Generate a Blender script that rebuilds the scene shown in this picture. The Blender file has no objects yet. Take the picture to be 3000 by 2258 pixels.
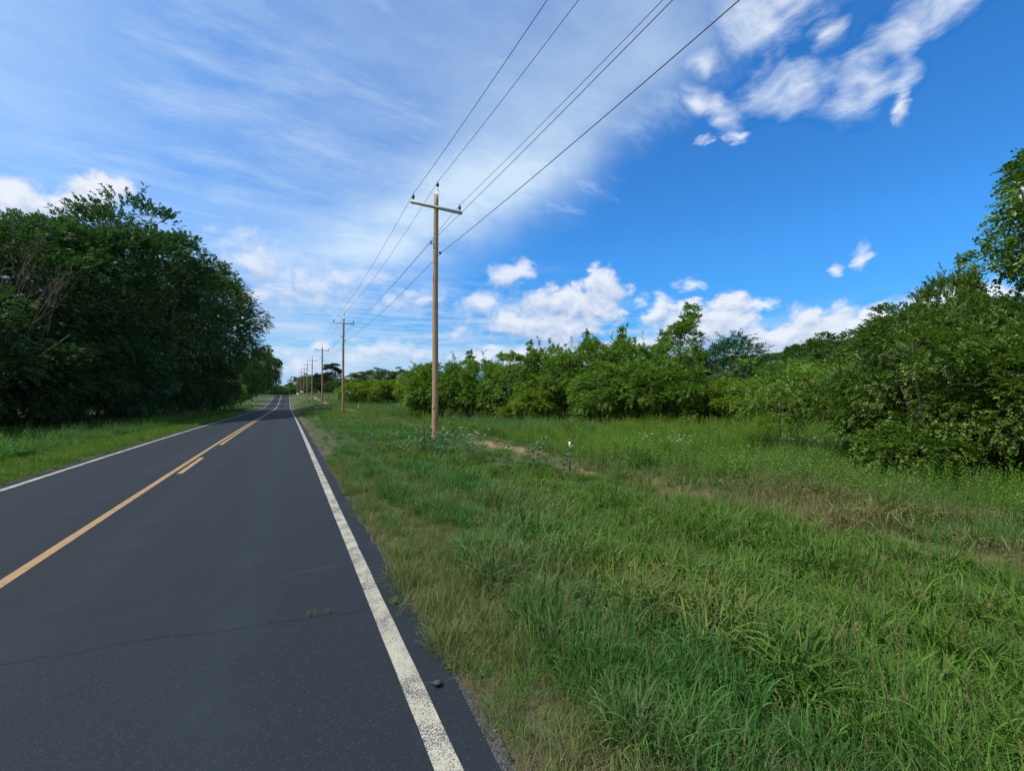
import bpy, math, random
import numpy as np
from mathutils import Vector, Matrix, Quaternion

R = math.radians
sc = bpy.context.scene
col = sc.collection

# ---------------------------------------------------------------- camera, light, exposure
EYE = 1.8
cam_d = bpy.data.cameras.new("camera")
cam = bpy.data.objects.new("camera", cam_d)
col.objects.link(cam)
cam_d.sensor_width = 36.0
cam_d.lens = 14.42
cam_d.clip_start = 0.05
cam_d.clip_end = 8000
cam.location = (0, 0, EYE)
cam.rotation_euler = (R(91.45), 0, R(-28.7))
sc.camera = cam

SUN_AZ, SUN_EL = -86.0, 56.0          # clockwise from the road direction (+Y)
sun_vec = Vector((math.sin(R(SUN_AZ)) * math.cos(R(SUN_EL)), math.cos(R(SUN_AZ)) * math.cos(R(SUN_EL)), math.sin(R(SUN_EL))))
sun_d = bpy.data.lights.new("sun", 'SUN')
sun_d.energy = 4.9
sun_d.angle = R(0.6)
sun_d.color = (1.0, 0.91, 0.78)
sun = bpy.data.objects.new("sun", sun_d)
sun.rotation_euler = sun_vec.to_track_quat('Z', 'Y').to_euler()
sun.location = (-30, -20, 60)
col.objects.link(sun)

sc.view_settings.view_transform = 'Standard'
sc.view_settings.look = 'None'
EXPO = 0.30
sc.view_settings.exposure = EXPO
sc.view_settings.gamma = 1.0
cy = sc.cycles
cy.max_bounces = 7
cy.diffuse_bounces = 3
cy.glossy_bounces = 2
cy.transmission_bounces = 5
cy.transparent_max_bounces = 6
cy.volume_bounces = 0
cy.use_denoising = True
cy.sample_clamp_indirect = 6.0


class NB:
    """small node-tree writer"""
    def __init__(s, tree):
        s.t = tree

    def new(s, typ, **kw):
        n = s.t.nodes.new(typ)
        for k, v in kw.items():
            setattr(n, k, v)
        return n

    def put(s, sock, v):
        if v is None:
            return
        if isinstance(v, bpy.types.NodeSocket):
            s.t.links.new(v, sock)
        elif isinstance(v, (tuple, list)) and sock.type == 'RGBA' and len(v) == 3:
            sock.default_value = (*v, 1)
        else:
            sock.default_value = v

    def m(s, op, a, b=None, c=None, clamp=False):
        n = s.new('ShaderNodeMath', operation=op, use_clamp=clamp)
        for i, v in enumerate((a, b, c)):
            s.put(n.inputs[i], v)
        return n.outputs[0]

    def v(s, op, a, b=None, scale=None):
        n = s.new('ShaderNodeVectorMath', operation=op)
        s.put(n.inputs[0], a)
        s.put(n.inputs[1], b)
        if scale is not None:
            s.put(n.inputs['Scale'], scale)
        return n.outputs['Value'] if op in ('LENGTH', 'DOT_PRODUCT', 'DISTANCE') else n.outputs[0]

    def noise(s, vec, scale, detail=2.0, rough=0.5, dist=0.0, color=False):
        n = s.new('ShaderNodeTexNoise')
        s.put(n.inputs['Vector'], vec)
        n.inputs['Scale'].default_value = scale
        n.inputs['Detail'].default_value = detail
        n.inputs['Roughness'].default_value = rough
        n.inputs['Distortion'].default_value = dist
        return n.outputs['Color' if color else 0]

    def mix(s, f, a, b, blend='MIX'):
        n = s.new('ShaderNodeMix', data_type='RGBA', blend_type=blend)
        s.put(n.inputs[0], f)
        s.put(n.inputs[6], a)
        s.put(n.inputs[7], b)
        return n.outputs[2]

    def mr(s, v, a, b, c=0.0, d=1.0, kind='LINEAR'):
        n = s.new('ShaderNodeMapRange', interpolation_type=kind)
        s.put(n.inputs[0], v)
        for i, q in enumerate((a, b, c, d)):
            s.put(n.inputs[i + 1], q)
        return n.outputs[0]

    def mapping(s, vec, loc=(0, 0, 0), rot=(0, 0, 0), scale=(1, 1, 1), typ='POINT'):
        n = s.new('ShaderNodeMapping', vector_type=typ)
        s.put(n.inputs[0], vec)
        n.inputs[1].default_value = loc
        n.inputs[2].default_value = rot
        n.inputs[3].default_value = scale
        return n.outputs[0]

    def sep(s, vec):
        n = s.new('ShaderNodeSeparateXYZ')
        s.put(n.inputs[0], vec)
        return n.outputs

    def comb(s, x, y, z=0.0):
        n = s.new('ShaderNodeCombineXYZ')
        for i, q in enumerate((x, y, z)):
            s.put(n.inputs[i], q)
        return n.outputs[0]


# ---------------------------------------------------------------- sky
CUM = [(-21.9, 16.7, 5.9, 2.6, 18), (-17.6, 18.9, 3.5, 2.1, 38), (-3.1, 15.4, 6.3, 4.1, -32), (5, 14.3, 8.9, 3.0, 5),
       (0.8, 12.2, 10.9, 3.2, 5), (28.3, 16.4, 4.8, 2.0, 4), (36.8, 12.4, 8.0, 3.4, -3), (41.1, 14.2, 4.0, 3.1, 26),
       (30.3, 10, 13.7, 2.9, -2), (24.4, 12.7, 3.2, 2.2, 1), (52.2, 8.6, 7.2, 4.3, -4), (55.9, 10, 4.4, 3.1, -5),
       (62.6, 6.4, 7.7, 3.7, -5), (68.1, 7, 4, 3, 13), (70, 8, 2.2, 1.7, 26), (9.6, 5.5, 8.1, 2.5, 1),
       (21.9, 5.1, 12.7, 2.0, 0), (38, 5.4, 13.7, 2.8, -2),
       (75.7, 8.6, 4.7, 2.6, 5),
       (-0.1, 3.7, 6.9, 2.8, 2), (14.3, 12.7, 8.1, 2.6, 2)]
PUFFS = [(69.5, 14.4, 1.3, 1.5, 1), (67.4, 13.6, 1.0, 1.0, 0), (59.9, 11.0, 2.6, 1.0, -7), (48.3, 12.1, 2.2, 1.8, 27), (52.3, 14.3, 2.4, 1.0, 4), (80.2, 17.2, 1.2, 2.2, -20), (3.5, 6.4, 1.6, 1.1, 3), (26.7, 6.4, 1.6, 0.9, 0), (54.6, 29.8, 1.8, 0.9, 5), (57.6, 29.3, 1.5, 0.9, -14), (72.6, 27.3, 0.8, 1.8, -11), (46.0, 12.5, 1.5, 1.2, 20)]
WISP = [(60.4, 38.7, 4.1, 5.7, 41), (63.2, 41.1, 7.4, 4.4, -7), (62.6, 31.8, 5.9, 2.6, -8), (69.3, 30.2, 3.8, 3.1, 17),
        (73, 33, 4.8, 2.5, 37), (73, 29.6, 1.9, 1.8, -2), (53.6, 33.7, 2.8, 1.6, -34), (67, 35.4, 2.1, 1.4, -4),
        (53.7, 36.7, 1.1, 2.6, 74), 
        (76.5, 33.6, 3.7, 2.3, 19), (56.2, 32.1, 3.2, 1.8, -36)]


def density_group(name, blobs, noise_scale, stretch, rough, gain, offs, warp, detail, light, body):
    """cloud density from elliptical banks and noise; second output: how much the puff faces the light"""
    g = bpy.data.node_groups.new(name, 'ShaderNodeTree')
    g.interface.new_socket('uv', in_out='INPUT', socket_type='NodeSocketVector')
    g.interface.new_socket('density', in_out='OUTPUT', socket_type='NodeSocketFloat')
    g.interface.new_socket('facing', in_out='OUTPUT', socket_type='NodeSocketFloat')
    b = NB(g)
    gi, go = b.new('NodeGroupInput'), b.new('NodeGroupOutput')
    uv = gi.outputs[0]
    w = b.v('SUBTRACT', b.noise(uv, 0.21, 2, 0.5, color=True), (0.5, 0.5, 0.5))
    uvw = b.v('ADD', uv, b.v('SCALE', w, scale=warp))
    def bank(vec):
        acc = None
        for (a, e, rx, ry, rot) in blobs:
            q = b.mapping(vec, (a, e, 0), (0, 0, R(rot)), (rx * 1.25, ry * 1.25, 1), 'TEXTURE')
            gr = b.new('ShaderNodeTexGradient', gradient_type='SPHERICAL')
            b.put(gr.inputs[0], q)
            acc = gr.outputs[1] if acc is None else b.m('MAXIMUM', acc, gr.outputs[1])
        return acc
    acc = bank(uvw)
    mp = lambda v: b.mapping(v, (3.3, 8.1, 0), (0, 0, R(stretch[2])), (stretch[0], stretch[1], 1))
    n = b.noise(mp(uvw), noise_scale, detail, rough)
    n2 = b.noise(mp(b.v('ADD', uvw, light)), noise_scale, 4, rough)
    pw = b.m('POWER', acc, 0.65)
    d = b.m('ADD', b.m('MULTIPLY', pw, 1.15), b.m('MULTIPLY', b.m('SUBTRACT', n, 0.5), gain))
    d = b.m('SUBTRACT', d, offs)
    d = b.m('MULTIPLY', d, b.mr(acc, 0.0, 0.10, 0, 1, 'SMOOTHSTEP'))
    g.links.new(d, go.inputs[0])
    f = b.m('MULTIPLY', b.m('SUBTRACT', n, n2), gain)
    if body > 0:
        f = b.m('ADD', f, b.m('MULTIPLY', b.m('SUBTRACT', acc, bank(b.v('ADD', uvw, (0, 1.5, 0)))), body))
    else:
        f = b.m('SUBTRACT', f, b.m('MULTIPLY', pw, body))
    g.links.new(f, go.inputs[1])
    return g


world = bpy.data.worlds.new("World")
sc.world = world
world.use_nodes = True
wt = world.node_tree
wt.nodes.clear()
W = NB(wt)
tc = W.new('ShaderNodeTexCoord')
dirv = W.v('NORMALIZE', tc.outputs['Generated'])
dx, dy, dz = W.sep(dirv)
az = W.m('MULTIPLY', W.m('ARCTAN2', dx, dy), 57.29578)
el = W.m('MULTIPLY', W.m('ARCSINE', dz), 57.29578)
uv = W.comb(az, el, 0.0)
sky = W.new('ShaderNodeTexSky', sky_type='NISHITA')
sky.sun_disc = False
sky.sun_elevation = R(SUN_EL)
sky.sun_rotation = R(SUN_AZ)
sky.air_density = 1.0
sky.dust_density = 0.4
sky.ozone_density = 2.0
SKY_K = 0.10
hs = W.new('ShaderNodeHueSaturation')
hs.inputs['Saturation'].default_value = 1.22
hs.inputs['Value'].default_value = 1.0
W.put(hs.inputs['Color'], sky.outputs[0])
base = W.mix(1.0, hs.outputs[0], (0.56, 1.46, 2.05), 'MULTIPLY')


def U(r, g, b):                        # wanted radiance -> sky units
    return (r / SKY_K, g / SKY_K, b / SKY_K)


# pale air close to the horizon
base = W.mix(1.0, base, W.mr(el, 2.0, 20.0, 0.66, 1.0, 'SMOOTHSTEP'), 'MULTIPLY')
base = W.mix(W.mr(el, -1.0, 9.0, 0.70, 0.0, 'SMOOTHSTEP'), base, U(0.30, 0.53, 0.92))
# cirrus veil on a flat deck
zc = W.m('MAXIMUM', dz, 0.06)
deck = W.comb(W.m('DIVIDE', dx, zc), W.m('DIVIDE', dy, zc), 0.0)
dw = W.v('ADD', deck, W.v('SCALE', W.v('SUBTRACT', W.noise(deck, 0.8, 3, color=True), (0.5, 0.5, 0.5)), scale=0.45))
streak = W.noise(W.mapping(dw, (0, 0, 0), (0, 0, R(38)), (0.55, 1.6, 1)), 1.25, 8, 0.66)
puff = W.noise(dw, 1.9, 7, 0.64)
big = W.noise(W.mapping(deck, (5.2, 1.1, 0)), 0.55, 3, 0.5)
wob = W.m('MULTIPLY', W.m('SUBTRACT', W.noise(uv, 0.06, 5, 0.6), 0.5), 17.0)
# right-hand boundary of the veil: azimuth grows with elevation
edge = W.m('ADD', W.m('MULTIPLY', el, 1.72), -8.5)
edge = W.m('MINIMUM', edge, 58.0)
side = W.m('SUBTRACT', W.m('ADD', edge, wob), az)
outer = W.m('ADD', W.mr(el, 20.5, 24.3, 20, 39), W.mr(el, 24.3, 40.0, 0, 30))
fib = W.noise(W.mapping(dw, (2, 1, 0), (0, 0, R(-20)), (0.8, 2.0, 1)), 2.2, 8, 0.68)
oside = W.m('SUBTRACT', W.m('ADD', outer, W.m('MULTIPLY', W.m('SUBTRACT', fib, 0.5), 26.0)), az)
thin = W.m('MULTIPLY', W.mr(oside, -2.0, 12.0, 0, 1, 'SMOOTHSTEP'), W.mr(fib, 0.32, 0.66, 0.10, 0.50))
veil = W.mr(side, -9.0, 14.0, 0, 1, 'SMOOTHSTEP')
# bright core of the veil close to that boundary, above the poles
core = W.m('MULTIPLY', W.mr(side, -4.0, 10.0, 0, 1, 'SMOOTHSTEP'), W.mr(side, 12.0, 34.0, 1, 0, 'SMOOTHSTEP'))
core = W.m('MULTIPLY', core, W.m('MULTIPLY', W.mr(el, 13.0, 20.0, 0, 1, 'SMOOTHSTEP'), W.mr(el, 26.0, 36.0, 1, 0.22, 'SMOOTHSTEP')))
va = W.m('ADD', W.m('MULTIPLY', streak, 0.42), W.m('ADD', W.m('MULTIPLY', big, 0.72), W.m('MULTIPLY', puff, 0.50)))
va = W.mr(va, 0.58, 1.12, 0.10, 0.70)
va = W.m('ADD', va, W.m('MULTIPLY', core, W.mr(puff, 0.25, 0.7, 0.28, 0.66)))
va = W.m('MAXIMUM', W.m('MULTIPLY', va, veil), thin)
# pale patch high up
hp = W.m('MULTIPLY', W.mr(W.v('DISTANCE', uv, (14.0, 42.0, 0.0)), 3.0, 14.0, 1, 0, 'SMOOTHSTEP'), W.mr(puff, 0.3, 0.7, 0.1, 0.5))
va = W.m('MINIMUM', W.m('MAXIMUM', va, hp), 0.93)
c1 = W.mix(va, base, U(0.66, 0.83, 1.0))
# thin low sheets near the horizon
low = W.noise(W.mapping(uv, (1, 2, 0), (0, 0, 0), (0.06, 0.42, 1)), 1.0, 7, 0.6)
lowa = W.m('MULTIPLY', W.mr(low, 0.42, 0.68, 0, 0.8, 'SMOOTHSTEP'), W.m('MULTIPLY', W.mr(el, 7.0, W.mr(az, 34.0, 52.0, 20.0, 12.0), 1, 0, 'SMOOTHSTEP'), W.mr(az, 36.0, 60.0, 1, 0.55, 'SMOOTHSTEP')))
c1 = W.mix(lowa, c1, U(0.62, 0.75, 0.95))


def layer(under, grp, k, lo, hi, alpha_lo, alpha_hi, amax, bias):
    n1 = W.new('ShaderNodeGroup'); n1.node_tree = grp
    W.put(n1.inputs[0], uv)
    sh = W.m('ADD', W.m('MULTIPLY', n1.outputs[1], k), bias, clamp=True)
    c = W.mix(sh, lo, hi)
    a = W.m('MULTIPLY', W.mr(n1.outputs[0], alpha_lo, alpha_hi, 0, 1, 'SMOOTHSTEP'), amax)
    return W.mix(a, under, c)


G1 = density_group('cumulus_density', CUM, 0.36, (0.8, 1.15, 0), 0.60, 1.75, 0.33, 2.6, 8, (-0.55, 1.0, 0), 0.75)
G3 = density_group('puff_density', PUFFS, 0.85, (0.7, 1.3, 20), 0.62, 1.6, 0.40, 2.2, 6, (-0.4, 0.6, 0), -0.3)
G2 = density_group('wisp_density', WISP, 0.36, (0.45, 1.45, 46), 0.64, 1.65, 0.29, 3.2, 8, (-0.6, 1.0, 0), -0.42)
soft = W.m('MULTIPLY', W.mr(az, 12.0, 40.0, 1, 0, 'SMOOTHSTEP'), W.mr(az, -14.0, -4.0, 0, 1, 'SMOOTHSTEP'))
c2 = layer(c1, G1, 1.35, U(0.42, 0.54, 0.77), U(0.86, 0.90, 0.98), 0.0, W.mr(soft, 0, 1, 0.42, 0.95), W.mr(soft, 0, 1, 0.95, 0.74), 0.50)
c2 = layer(c2, G3, 0.8, U(0.60, 0.75, 0.97), U(0.92, 0.95, 1.0), 0.0, 0.8, 0.85, 0.5)
c3 = layer(c2, G2, 0.8, U(0.62, 0.77, 0.98), U(0.84, 0.90, 0.99), -0.08, 1.10, 0.95, 0.42)
# broken cloud added to the unseen sky overhead and behind, whitens blue skylight
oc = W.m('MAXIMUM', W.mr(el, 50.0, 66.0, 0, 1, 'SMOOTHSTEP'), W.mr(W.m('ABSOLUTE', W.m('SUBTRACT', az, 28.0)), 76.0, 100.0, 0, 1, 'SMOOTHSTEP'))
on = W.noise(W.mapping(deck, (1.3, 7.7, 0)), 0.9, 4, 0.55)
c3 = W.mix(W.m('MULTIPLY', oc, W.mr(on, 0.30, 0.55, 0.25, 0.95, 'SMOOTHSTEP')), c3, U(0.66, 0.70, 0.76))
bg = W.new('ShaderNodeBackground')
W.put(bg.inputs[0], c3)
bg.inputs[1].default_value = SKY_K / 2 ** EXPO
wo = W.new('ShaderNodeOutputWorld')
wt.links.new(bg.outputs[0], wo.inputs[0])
world.cycles.sampling_method = 'MANUAL'
world.cycles.sample_map_resolution = 256

# ---------------------------------------------------------------- helpers
rng = np.random.default_rng(7)


def smooth(a, b, x):
    t = np.clip((np.asarray(x, float) - a) / (b - a), 0, 1)
    return t * t * (3 - 2 * t)


def vnoise(x, y, seed=0):
    """value noise, numpy"""
    x = np.asarray(x, float); y = np.asarray(y, float)
    xi = np.floor(x).astype(np.int64); yi = np.floor(y).astype(np.int64)
    fx = x - xi; fy = y - yi
    fx = fx * fx * (3 - 2 * fx); fy = fy * fy * (3 - 2 * fy)

    def h(i, j):
        n = (i * 374761393 + j * 668265263 + seed * 974634777) & 0x7fffffff
        n = ((n ^ (n >> 13)) * 1274126177) & 0x7fffffff
        return ((n ^ (n >> 16)) & 0xffff) / 65535.0
    a = h(xi, yi); b = h(xi + 1, yi); c = h(xi, yi + 1); d = h(xi + 1, yi + 1)
    return (a * (1 - fx) + b * fx) * (1 - fy) + (c * (1 - fx) + d * fx) * fy


def fbm(x, y, seed=0, oct=4):
    s = 0; a = 0.5; t = 0
    for i in range(oct):
        s = s + a * vnoise(x * 2 ** i, y * 2 ** i, seed + i); t += a; a *= 0.5
    return s / t


def prof(pts):
    xs = np.array([p[0] for p in pts], float); ys = np.array([p[1] for p in pts], float)
    fx = np.arange(xs[0], xs[-1] + 1, 1.0)
    fy = np.interp(fx, xs, ys)
    k = np.exp(-0.5 * (np.arange(-36, 37) / 12.0) ** 2); k /= k.sum()
    fy = np.convolve(np.pad(fy, 36, mode='edge'), k, mode='valid')
    return lambda v: np.interp(v, fx, fy)


road_prof = prof([(-200, 0.0), (0, 0), (24, -0.07), (55, -0.5), (107, -1.15), (128, -1.05), (165, 0.0), (206, 2.05), (232, 2.35), (270, 2.0), (340, -0.5), (600, -3.5), (4000, -3.5)])
side_prof = prof([(-200, -0.25), (0, -0.26), (20, -0.27), (56, -0.25), (92, -0.1), (130, 0.6), (165, 2.0), (200, 2.6), (240, 2.8), (300, 1.9), (400, 0), (600, -2.5), (4000, -2.5)])
road_c = -2.1


def ground_z(x, y):
    x = np.asarray(x, float); y = np.asarray(y, float)
    zr = road_prof(y); zs = side_prof(y)
    t = smooth(1.2, 5.5, x)
    z = zr * (1 - t) + zs * t
    z = z + 0.12 * smooth(-6, -12, -(-x)) * 0
    z = z + smooth(-5.2, -11, x) * 0
    z = z + np.where(x < -5.2, 0.10 * smooth(5.2, 9, -x) + 0.02 * np.clip(-x - 12, 0, 200), 0)
    z = z + 0.045 * np.clip(x - 26, 0, 260) * smooth(26, 60, x) * smooth(260, 60, y)
    off = smooth(0.98, 2.2, x) + smooth(5.25, 7.0, -x)
    z = z + off * (fbm(x * 0.55, y * 0.55, 3) - 0.5) * 0.16 * smooth(400, 60, np.hypot(x, y))
    # low swale along the buried line
    z = z - 0.10 * np.exp(-((x - 7.7) / 0.8) ** 2)
    return z


def road_z(y):
    return road_prof(y)


def mk_mesh(name, V, F, mats=(), attrs=None, smoothf=False, midx=None):
    """V (n,3); F (m,k) int array or list of such arrays"""
    V = np.ascontiguousarray(V, np.float32)
    Fs = F if isinstance(F, list) else [F]
    Fs = [np.asarray(f, np.int32) for f in Fs if len(f)]
    loops = np.concatenate([f.ravel() for f in Fs]).astype(np.int32)
    sizes = np.concatenate([np.full(len(f), f.shape[1], np.int32) for f in Fs])
    starts = np.concatenate(([0], np.cumsum(sizes)[:-1])).astype(np.int32)
    me = bpy.data.meshes.new(name)
    me.vertices.add(len(V)); me.vertices.foreach_set('co', V.ravel())
    me.loops.add(len(loops)); me.loops.foreach_set('vertex_index', loops)
    me.polygons.add(len(sizes)); me.polygons.foreach_set('loop_start', starts)
    try:
        me.polygons.foreach_set('loop_total', sizes)
    except Exception:
        pass
    if midx is not None:
        me.polygons.foreach_set('material_index', np.asarray(midx, np.int32))
    for k, v in (attrs or {}).items():
        v = np.asarray(v, np.float32)
        if v.ndim == 1:
            a = me.attributes.new(k, 'FLOAT', 'POINT'); a.data.foreach_set('value', v)
        else:
            a = me.attributes.new(k, 'FLOAT_VECTOR', 'POINT'); a.data.foreach_set('vector', v.ravel())
    me.update(calc_edges=True)
    if smoothf:
        me.polygons.foreach_set('use_smooth', np.ones(len(sizes), bool))
    for m in mats:
        me.materials.append(m)
    me.validate()
    return me


def link(name, data, parent=None, loc=(0, 0, 0), rz=0.0, scale=(1, 1, 1)):
    o = bpy.data.objects.new(name, data)
    col.objects.link(o)
    o.location = loc; o.rotation_euler = (0, 0, rz); o.scale = scale
    if parent is not None:
        o.parent = parent
    return o


def tag(o, label=None, cat=None, group=None, kind=None):
    for k, v in (('label', label), ('category', cat), ('group', group), ('kind', kind)):
        if v:
            o[k] = v
    return o


def copy_tree(src, parent=None):
    c = src.copy(); col.objects.link(c); c.parent = parent
    for ch in src.children:
        copy_tree(ch, c)
    return c


class MB:
    """collects plain shapes into one mesh"""
    def __init__(s):
        s.V = []; s.F4 = []; s.F3 = []; s.n = 0

    def add(s, V, quads=(), tris=()):
        V = np.asarray(V, float).reshape(-1, 3)
        s.V.append(V)
        if len(quads): s.F4.append(np.asarray(quads, int) + s.n)
        if len(tris): s.F3.append(np.asarray(tris, int) + s.n)
        s.n += len(V)

    def box(s, c, d, rot=None):
        x, y, z = [q / 2 for q in d]
        V = np.array([(-x, -y, -z), (x, -y, -z), (x, y, -z), (-x, y, -z), (-x, -y, z), (x, -y, z), (x, y, z), (-x, y, z)])
        if rot is not None:
            V = V @ np.array(rot).T
        s.add(V + np.array(c), [(0, 3, 2, 1), (4, 5, 6, 7), (0, 1, 5, 4), (1, 2, 6, 5), (2, 3, 7, 6), (3, 0, 4, 7)])

    def tube(s, P, r, n=8, cap=True):
        P = np.asarray(P, float); m = len(P)
        r = np.full(m, r, float) if np.isscalar(r) else np.asarray(r, float)
        T = np.gradient(P, axis=0); T /= np.linalg.norm(T, axis=1)[:, None] + 1e-9
        ref = np.array([1.0, 0, 0]) if abs(T[0][0]) < 0.8 else np.array([0, 1.0, 0])
        rings = []
        for i in range(m):
            a = np.cross(T[i], ref); a /= np.linalg.norm(a) + 1e-9
            b = np.cross(T[i], a)
            ref = np.cross(a, T[i])
            ang = np.arange(n) * 2 * np.pi / n
            rings.append(P[i] + r[i] * (np.cos(ang)[:, None] * a + np.sin(ang)[:, None] * b))
        V = np.concatenate(rings)
        i = np.arange(m - 1)[:, None] * n; j = np.arange(n)[None]
        q = np.stack([i + j, i + (j + 1) % n, i + n + (j + 1) % n, i + n + j], -1).reshape(-1, 4)
        tris = []
        if cap:
            V = np.concatenate([V, P[:1], P[-1:]])
            k = np.arange(n)
            tris = np.concatenate([np.stack([(k + 1) % n, k, np.full(n, m * n)], -1),
                                   np.stack([(m - 1) * n + k, (m - 1) * n + (k + 1) % n, np.full(n, m * n + 1)], -1)])
        s.add(V, q, tris)

    def lathe(s, pr, c=(0, 0, 0), n=12):
        P = [(c[0], c[1], c[2] + z) for r, z in pr]
        s.tube(P, [r for r, z in pr], n)

    def mesh(s, name, mats, smoothf=False, attrs=None):
        V = np.concatenate(s.V)
        F = []
        if s.F4: F.append(np.concatenate(s.F4))
        if s.F3: F.append(np.concatenate(s.F3))
        return mk_mesh(name, V, F, mats, attrs, smoothf)

    def build(s, name, mat, parent=None, smoothf=False, **kw):
        return link(name, s.mesh(name, [mat], smoothf), parent, **kw)


def new_mat(name):
    m = bpy.data.materials.new(name)
    m.use_nodes = True
    m.node_tree.nodes.clear()
    b = NB(m.node_tree)
    out = b.new('ShaderNodeOutputMaterial')
    p = b.new('ShaderNodeBsdfPrincipled')
    m.node_tree.links.new(p.outputs[0], out.inputs[0])
    return m, b, p, out


def plain(name, c, rough=0.7, var=0.25, scale=8.0, metal=0.0):
    m, b, p, o = new_mat(name)
    t = b.new('ShaderNodeTexCoord').outputs['Object']
    n = b.noise(t, scale, 5, 0.6)
    b.put(p.inputs['Base Color'], b.mix(n, tuple(q * (1 - var) for q in c), tuple(min(1, q * (1 + var)) for q in c)))
    p.inputs['Roughness'].default_value = rough
    p.inputs['Metallic'].default_value = metal
    return m


def world_xy(b):
    g = b.new('ShaderNodeNewGeometry')
    return g.outputs['Position']


def bump(b, p, h, strength=0.3, dist=0.01):
    n = b.new('ShaderNodeBump')
    n.inputs['Strength'].default_value = strength
    n.inputs['Distance'].default_value = dist
    b.put(n.inputs['Height'], h)
    b.put(p.inputs['Normal'], n.outputs[0])


# ---------------------------------------------------------------- road materials
def asphalt_color(b, pos):
    x, y, z = b.sep(pos)
    big = b.noise(b.mapping(pos, (0, 0, 0), (0, 0, 0), (0.9, 0.10, 1)), 1.0, 4, 0.6)
    mid = b.noise(pos, 1.7, 5, 0.6)
    fine = b.noise(pos, 260.0, 2, 0.7)
    vor = b.new('ShaderNodeTexVoronoi')
    b.put(vor.inputs['Vector'], pos); vor.inputs['Scale'].default_value = 130.0
    chip = b.mr(b.sep(vor.outputs['Color'])[0], 0.86, 1.0, 0, 1)
    c = b.mix(b.m('ADD', b.m('MULTIPLY', big, 0.6), b.m('MULTIPLY', mid, 0.4)), (0.0062, 0.0115, 0.0175), (0.0135, 0.0240, 0.0345))
    c = b.mix(b.m('MULTIPLY', b.mr(fine, 0.35, 0.65, 0, 1), 0.5), c, (0.018, 0.021, 0.028))
    c = b.mix(b.m('MULTIPLY', chip, 0.11), c, (0.15, 0.155, 0.165))
    # pale polished wheel tracks
    tr = None
    for xc in (-0.35, -1.75, -2.95, -4.35):
        q = b.mr(b.m('ABSOLUTE', b.m('SUBTRACT', x, xc)), 0.0, 0.45, 1, 0, 'SMOOTHSTEP')
        tr = q if tr is None else b.m('MAXIMUM', tr, q)
    c = b.mix(b.m('MULTIPLY', tr, b.mr(mid, 0.3, 0.7, 0.06, 0.34)), c, (0.021, 0.034, 0.047))
    # joints reflected through the overlay, about every four metres
    yy = b.m('ADD', b.m('ADD', y, b.m('MULTIPLY', x, 0.19)), b.m('MULTIPLY', b.m('SUBTRACT', b.noise(b.comb(x, b.m('MULTIPLY', y, 0.25), 0), 1.3, 6, 0.65), 0.5), 0.42))
    k = b.m('DIVIDE', b.m('SUBTRACT', yy, 3.84), 4.15)
    fr = b.m('ABSOLUTE', b.m('SUBTRACT', k, b.m('ROUND', k)))
    wid = b.mr(b.noise(pos, 9.0, 3, 0.6), 0.3, 0.7, 0.0006, 0.0028)
    crack = b.m('LESS_THAN', fr, wid)
    cell = b.noise(b.comb(b.m('MULTIPLY', x, 0.35), b.m('MULTIPLY', b.m('ROUND', k), 7.7), 0), 1.0, 2)
    ca = b.m('MULTIPLY', crack, b.mr(cell, 0.38, 0.58, 0.25, 0.9))
    ca = b.m('MAXIMUM', ca, b.m('MULTIPLY', crack, b.mr(b.m('ABSOLUTE', k), 0.3, 0.5, 0.95, 0)))
    c = b.mix(ca, c, (0.008, 0.009, 0.011))
    # faint pale scuffs
    sc_ = b.noise(b.mapping(pos, (2, 5, 0), (0, 0, R(14)), (0.25, 3.0, 1)), 1.6, 4, 0.6)
    c = b.mix(b.mr(sc_, 0.66, 0.78, 0, 0.22), c, (0.075, 0.085, 0.097))
    return c, fine, mid


m_asphalt, b, p, _ = new_mat('asphalt')
pos = world_xy(b)
c, fine, mid = asphalt_color(b, pos)
b.put(p.inputs['Base Color'], c)
b.put(p.inputs['Roughness'], b.mr(fine, 0.3, 0.7, 0.72, 0.9))
p.inputs['Specular IOR Level'].default_value = 0.18
bump(b, p, fine, 0.5, 0.004)


def paint_mat(name, c1, c2, worn):
    m, b, p, _ = new_mat(name)
    pos = world_xy(b)
    ca, fine, mid = asphalt_color(b, pos)
    vor = b.new('ShaderNodeTexVoronoi')
    b.put(vor.inputs['Vector'], pos); vor.inputs['Scale'].default_value = 95.0
    pit = b.m('ADD', b.m('MULTIPLY', b.noise(pos, 120.0, 3, 0.7), 0.75), b.m('MULTIPLY', b.noise(pos, 5.0, 4, 0.6), 0.35))
    n = b.mr(pit, worn, worn + 0.05, 0, 1)
    dirt = b.noise(pos, 2.6, 5, 0.6)
    pc = b.mix(dirt, c1, c2)
    pc = b.mix(b.m('MULTIPLY', b.sep(vor.outputs['Color'])[1], 0.35), pc, (0.30, 0.29, 0.25))
    # joint across the paint
    x, y, z = b.sep(pos)
    b.put(p.inputs['Base Color'], b.mix(n, pc, b.mix(0.5, ca, (0.10, 0.10, 0.10))))
    p.inputs['Roughness'].default_value = 0.75
    bump(b, p, pit, 0.35, 0.004)
    return m


m_white = paint_mat('white_road_paint', (0.285, 0.29, 0.245), (0.365, 0.368, 0.31), 0.545)
m_yellow = paint_mat('yellow_road_paint', (0.215, 0.122, 0.030), (0.285, 0.162, 0.044), 0.60)

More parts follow.
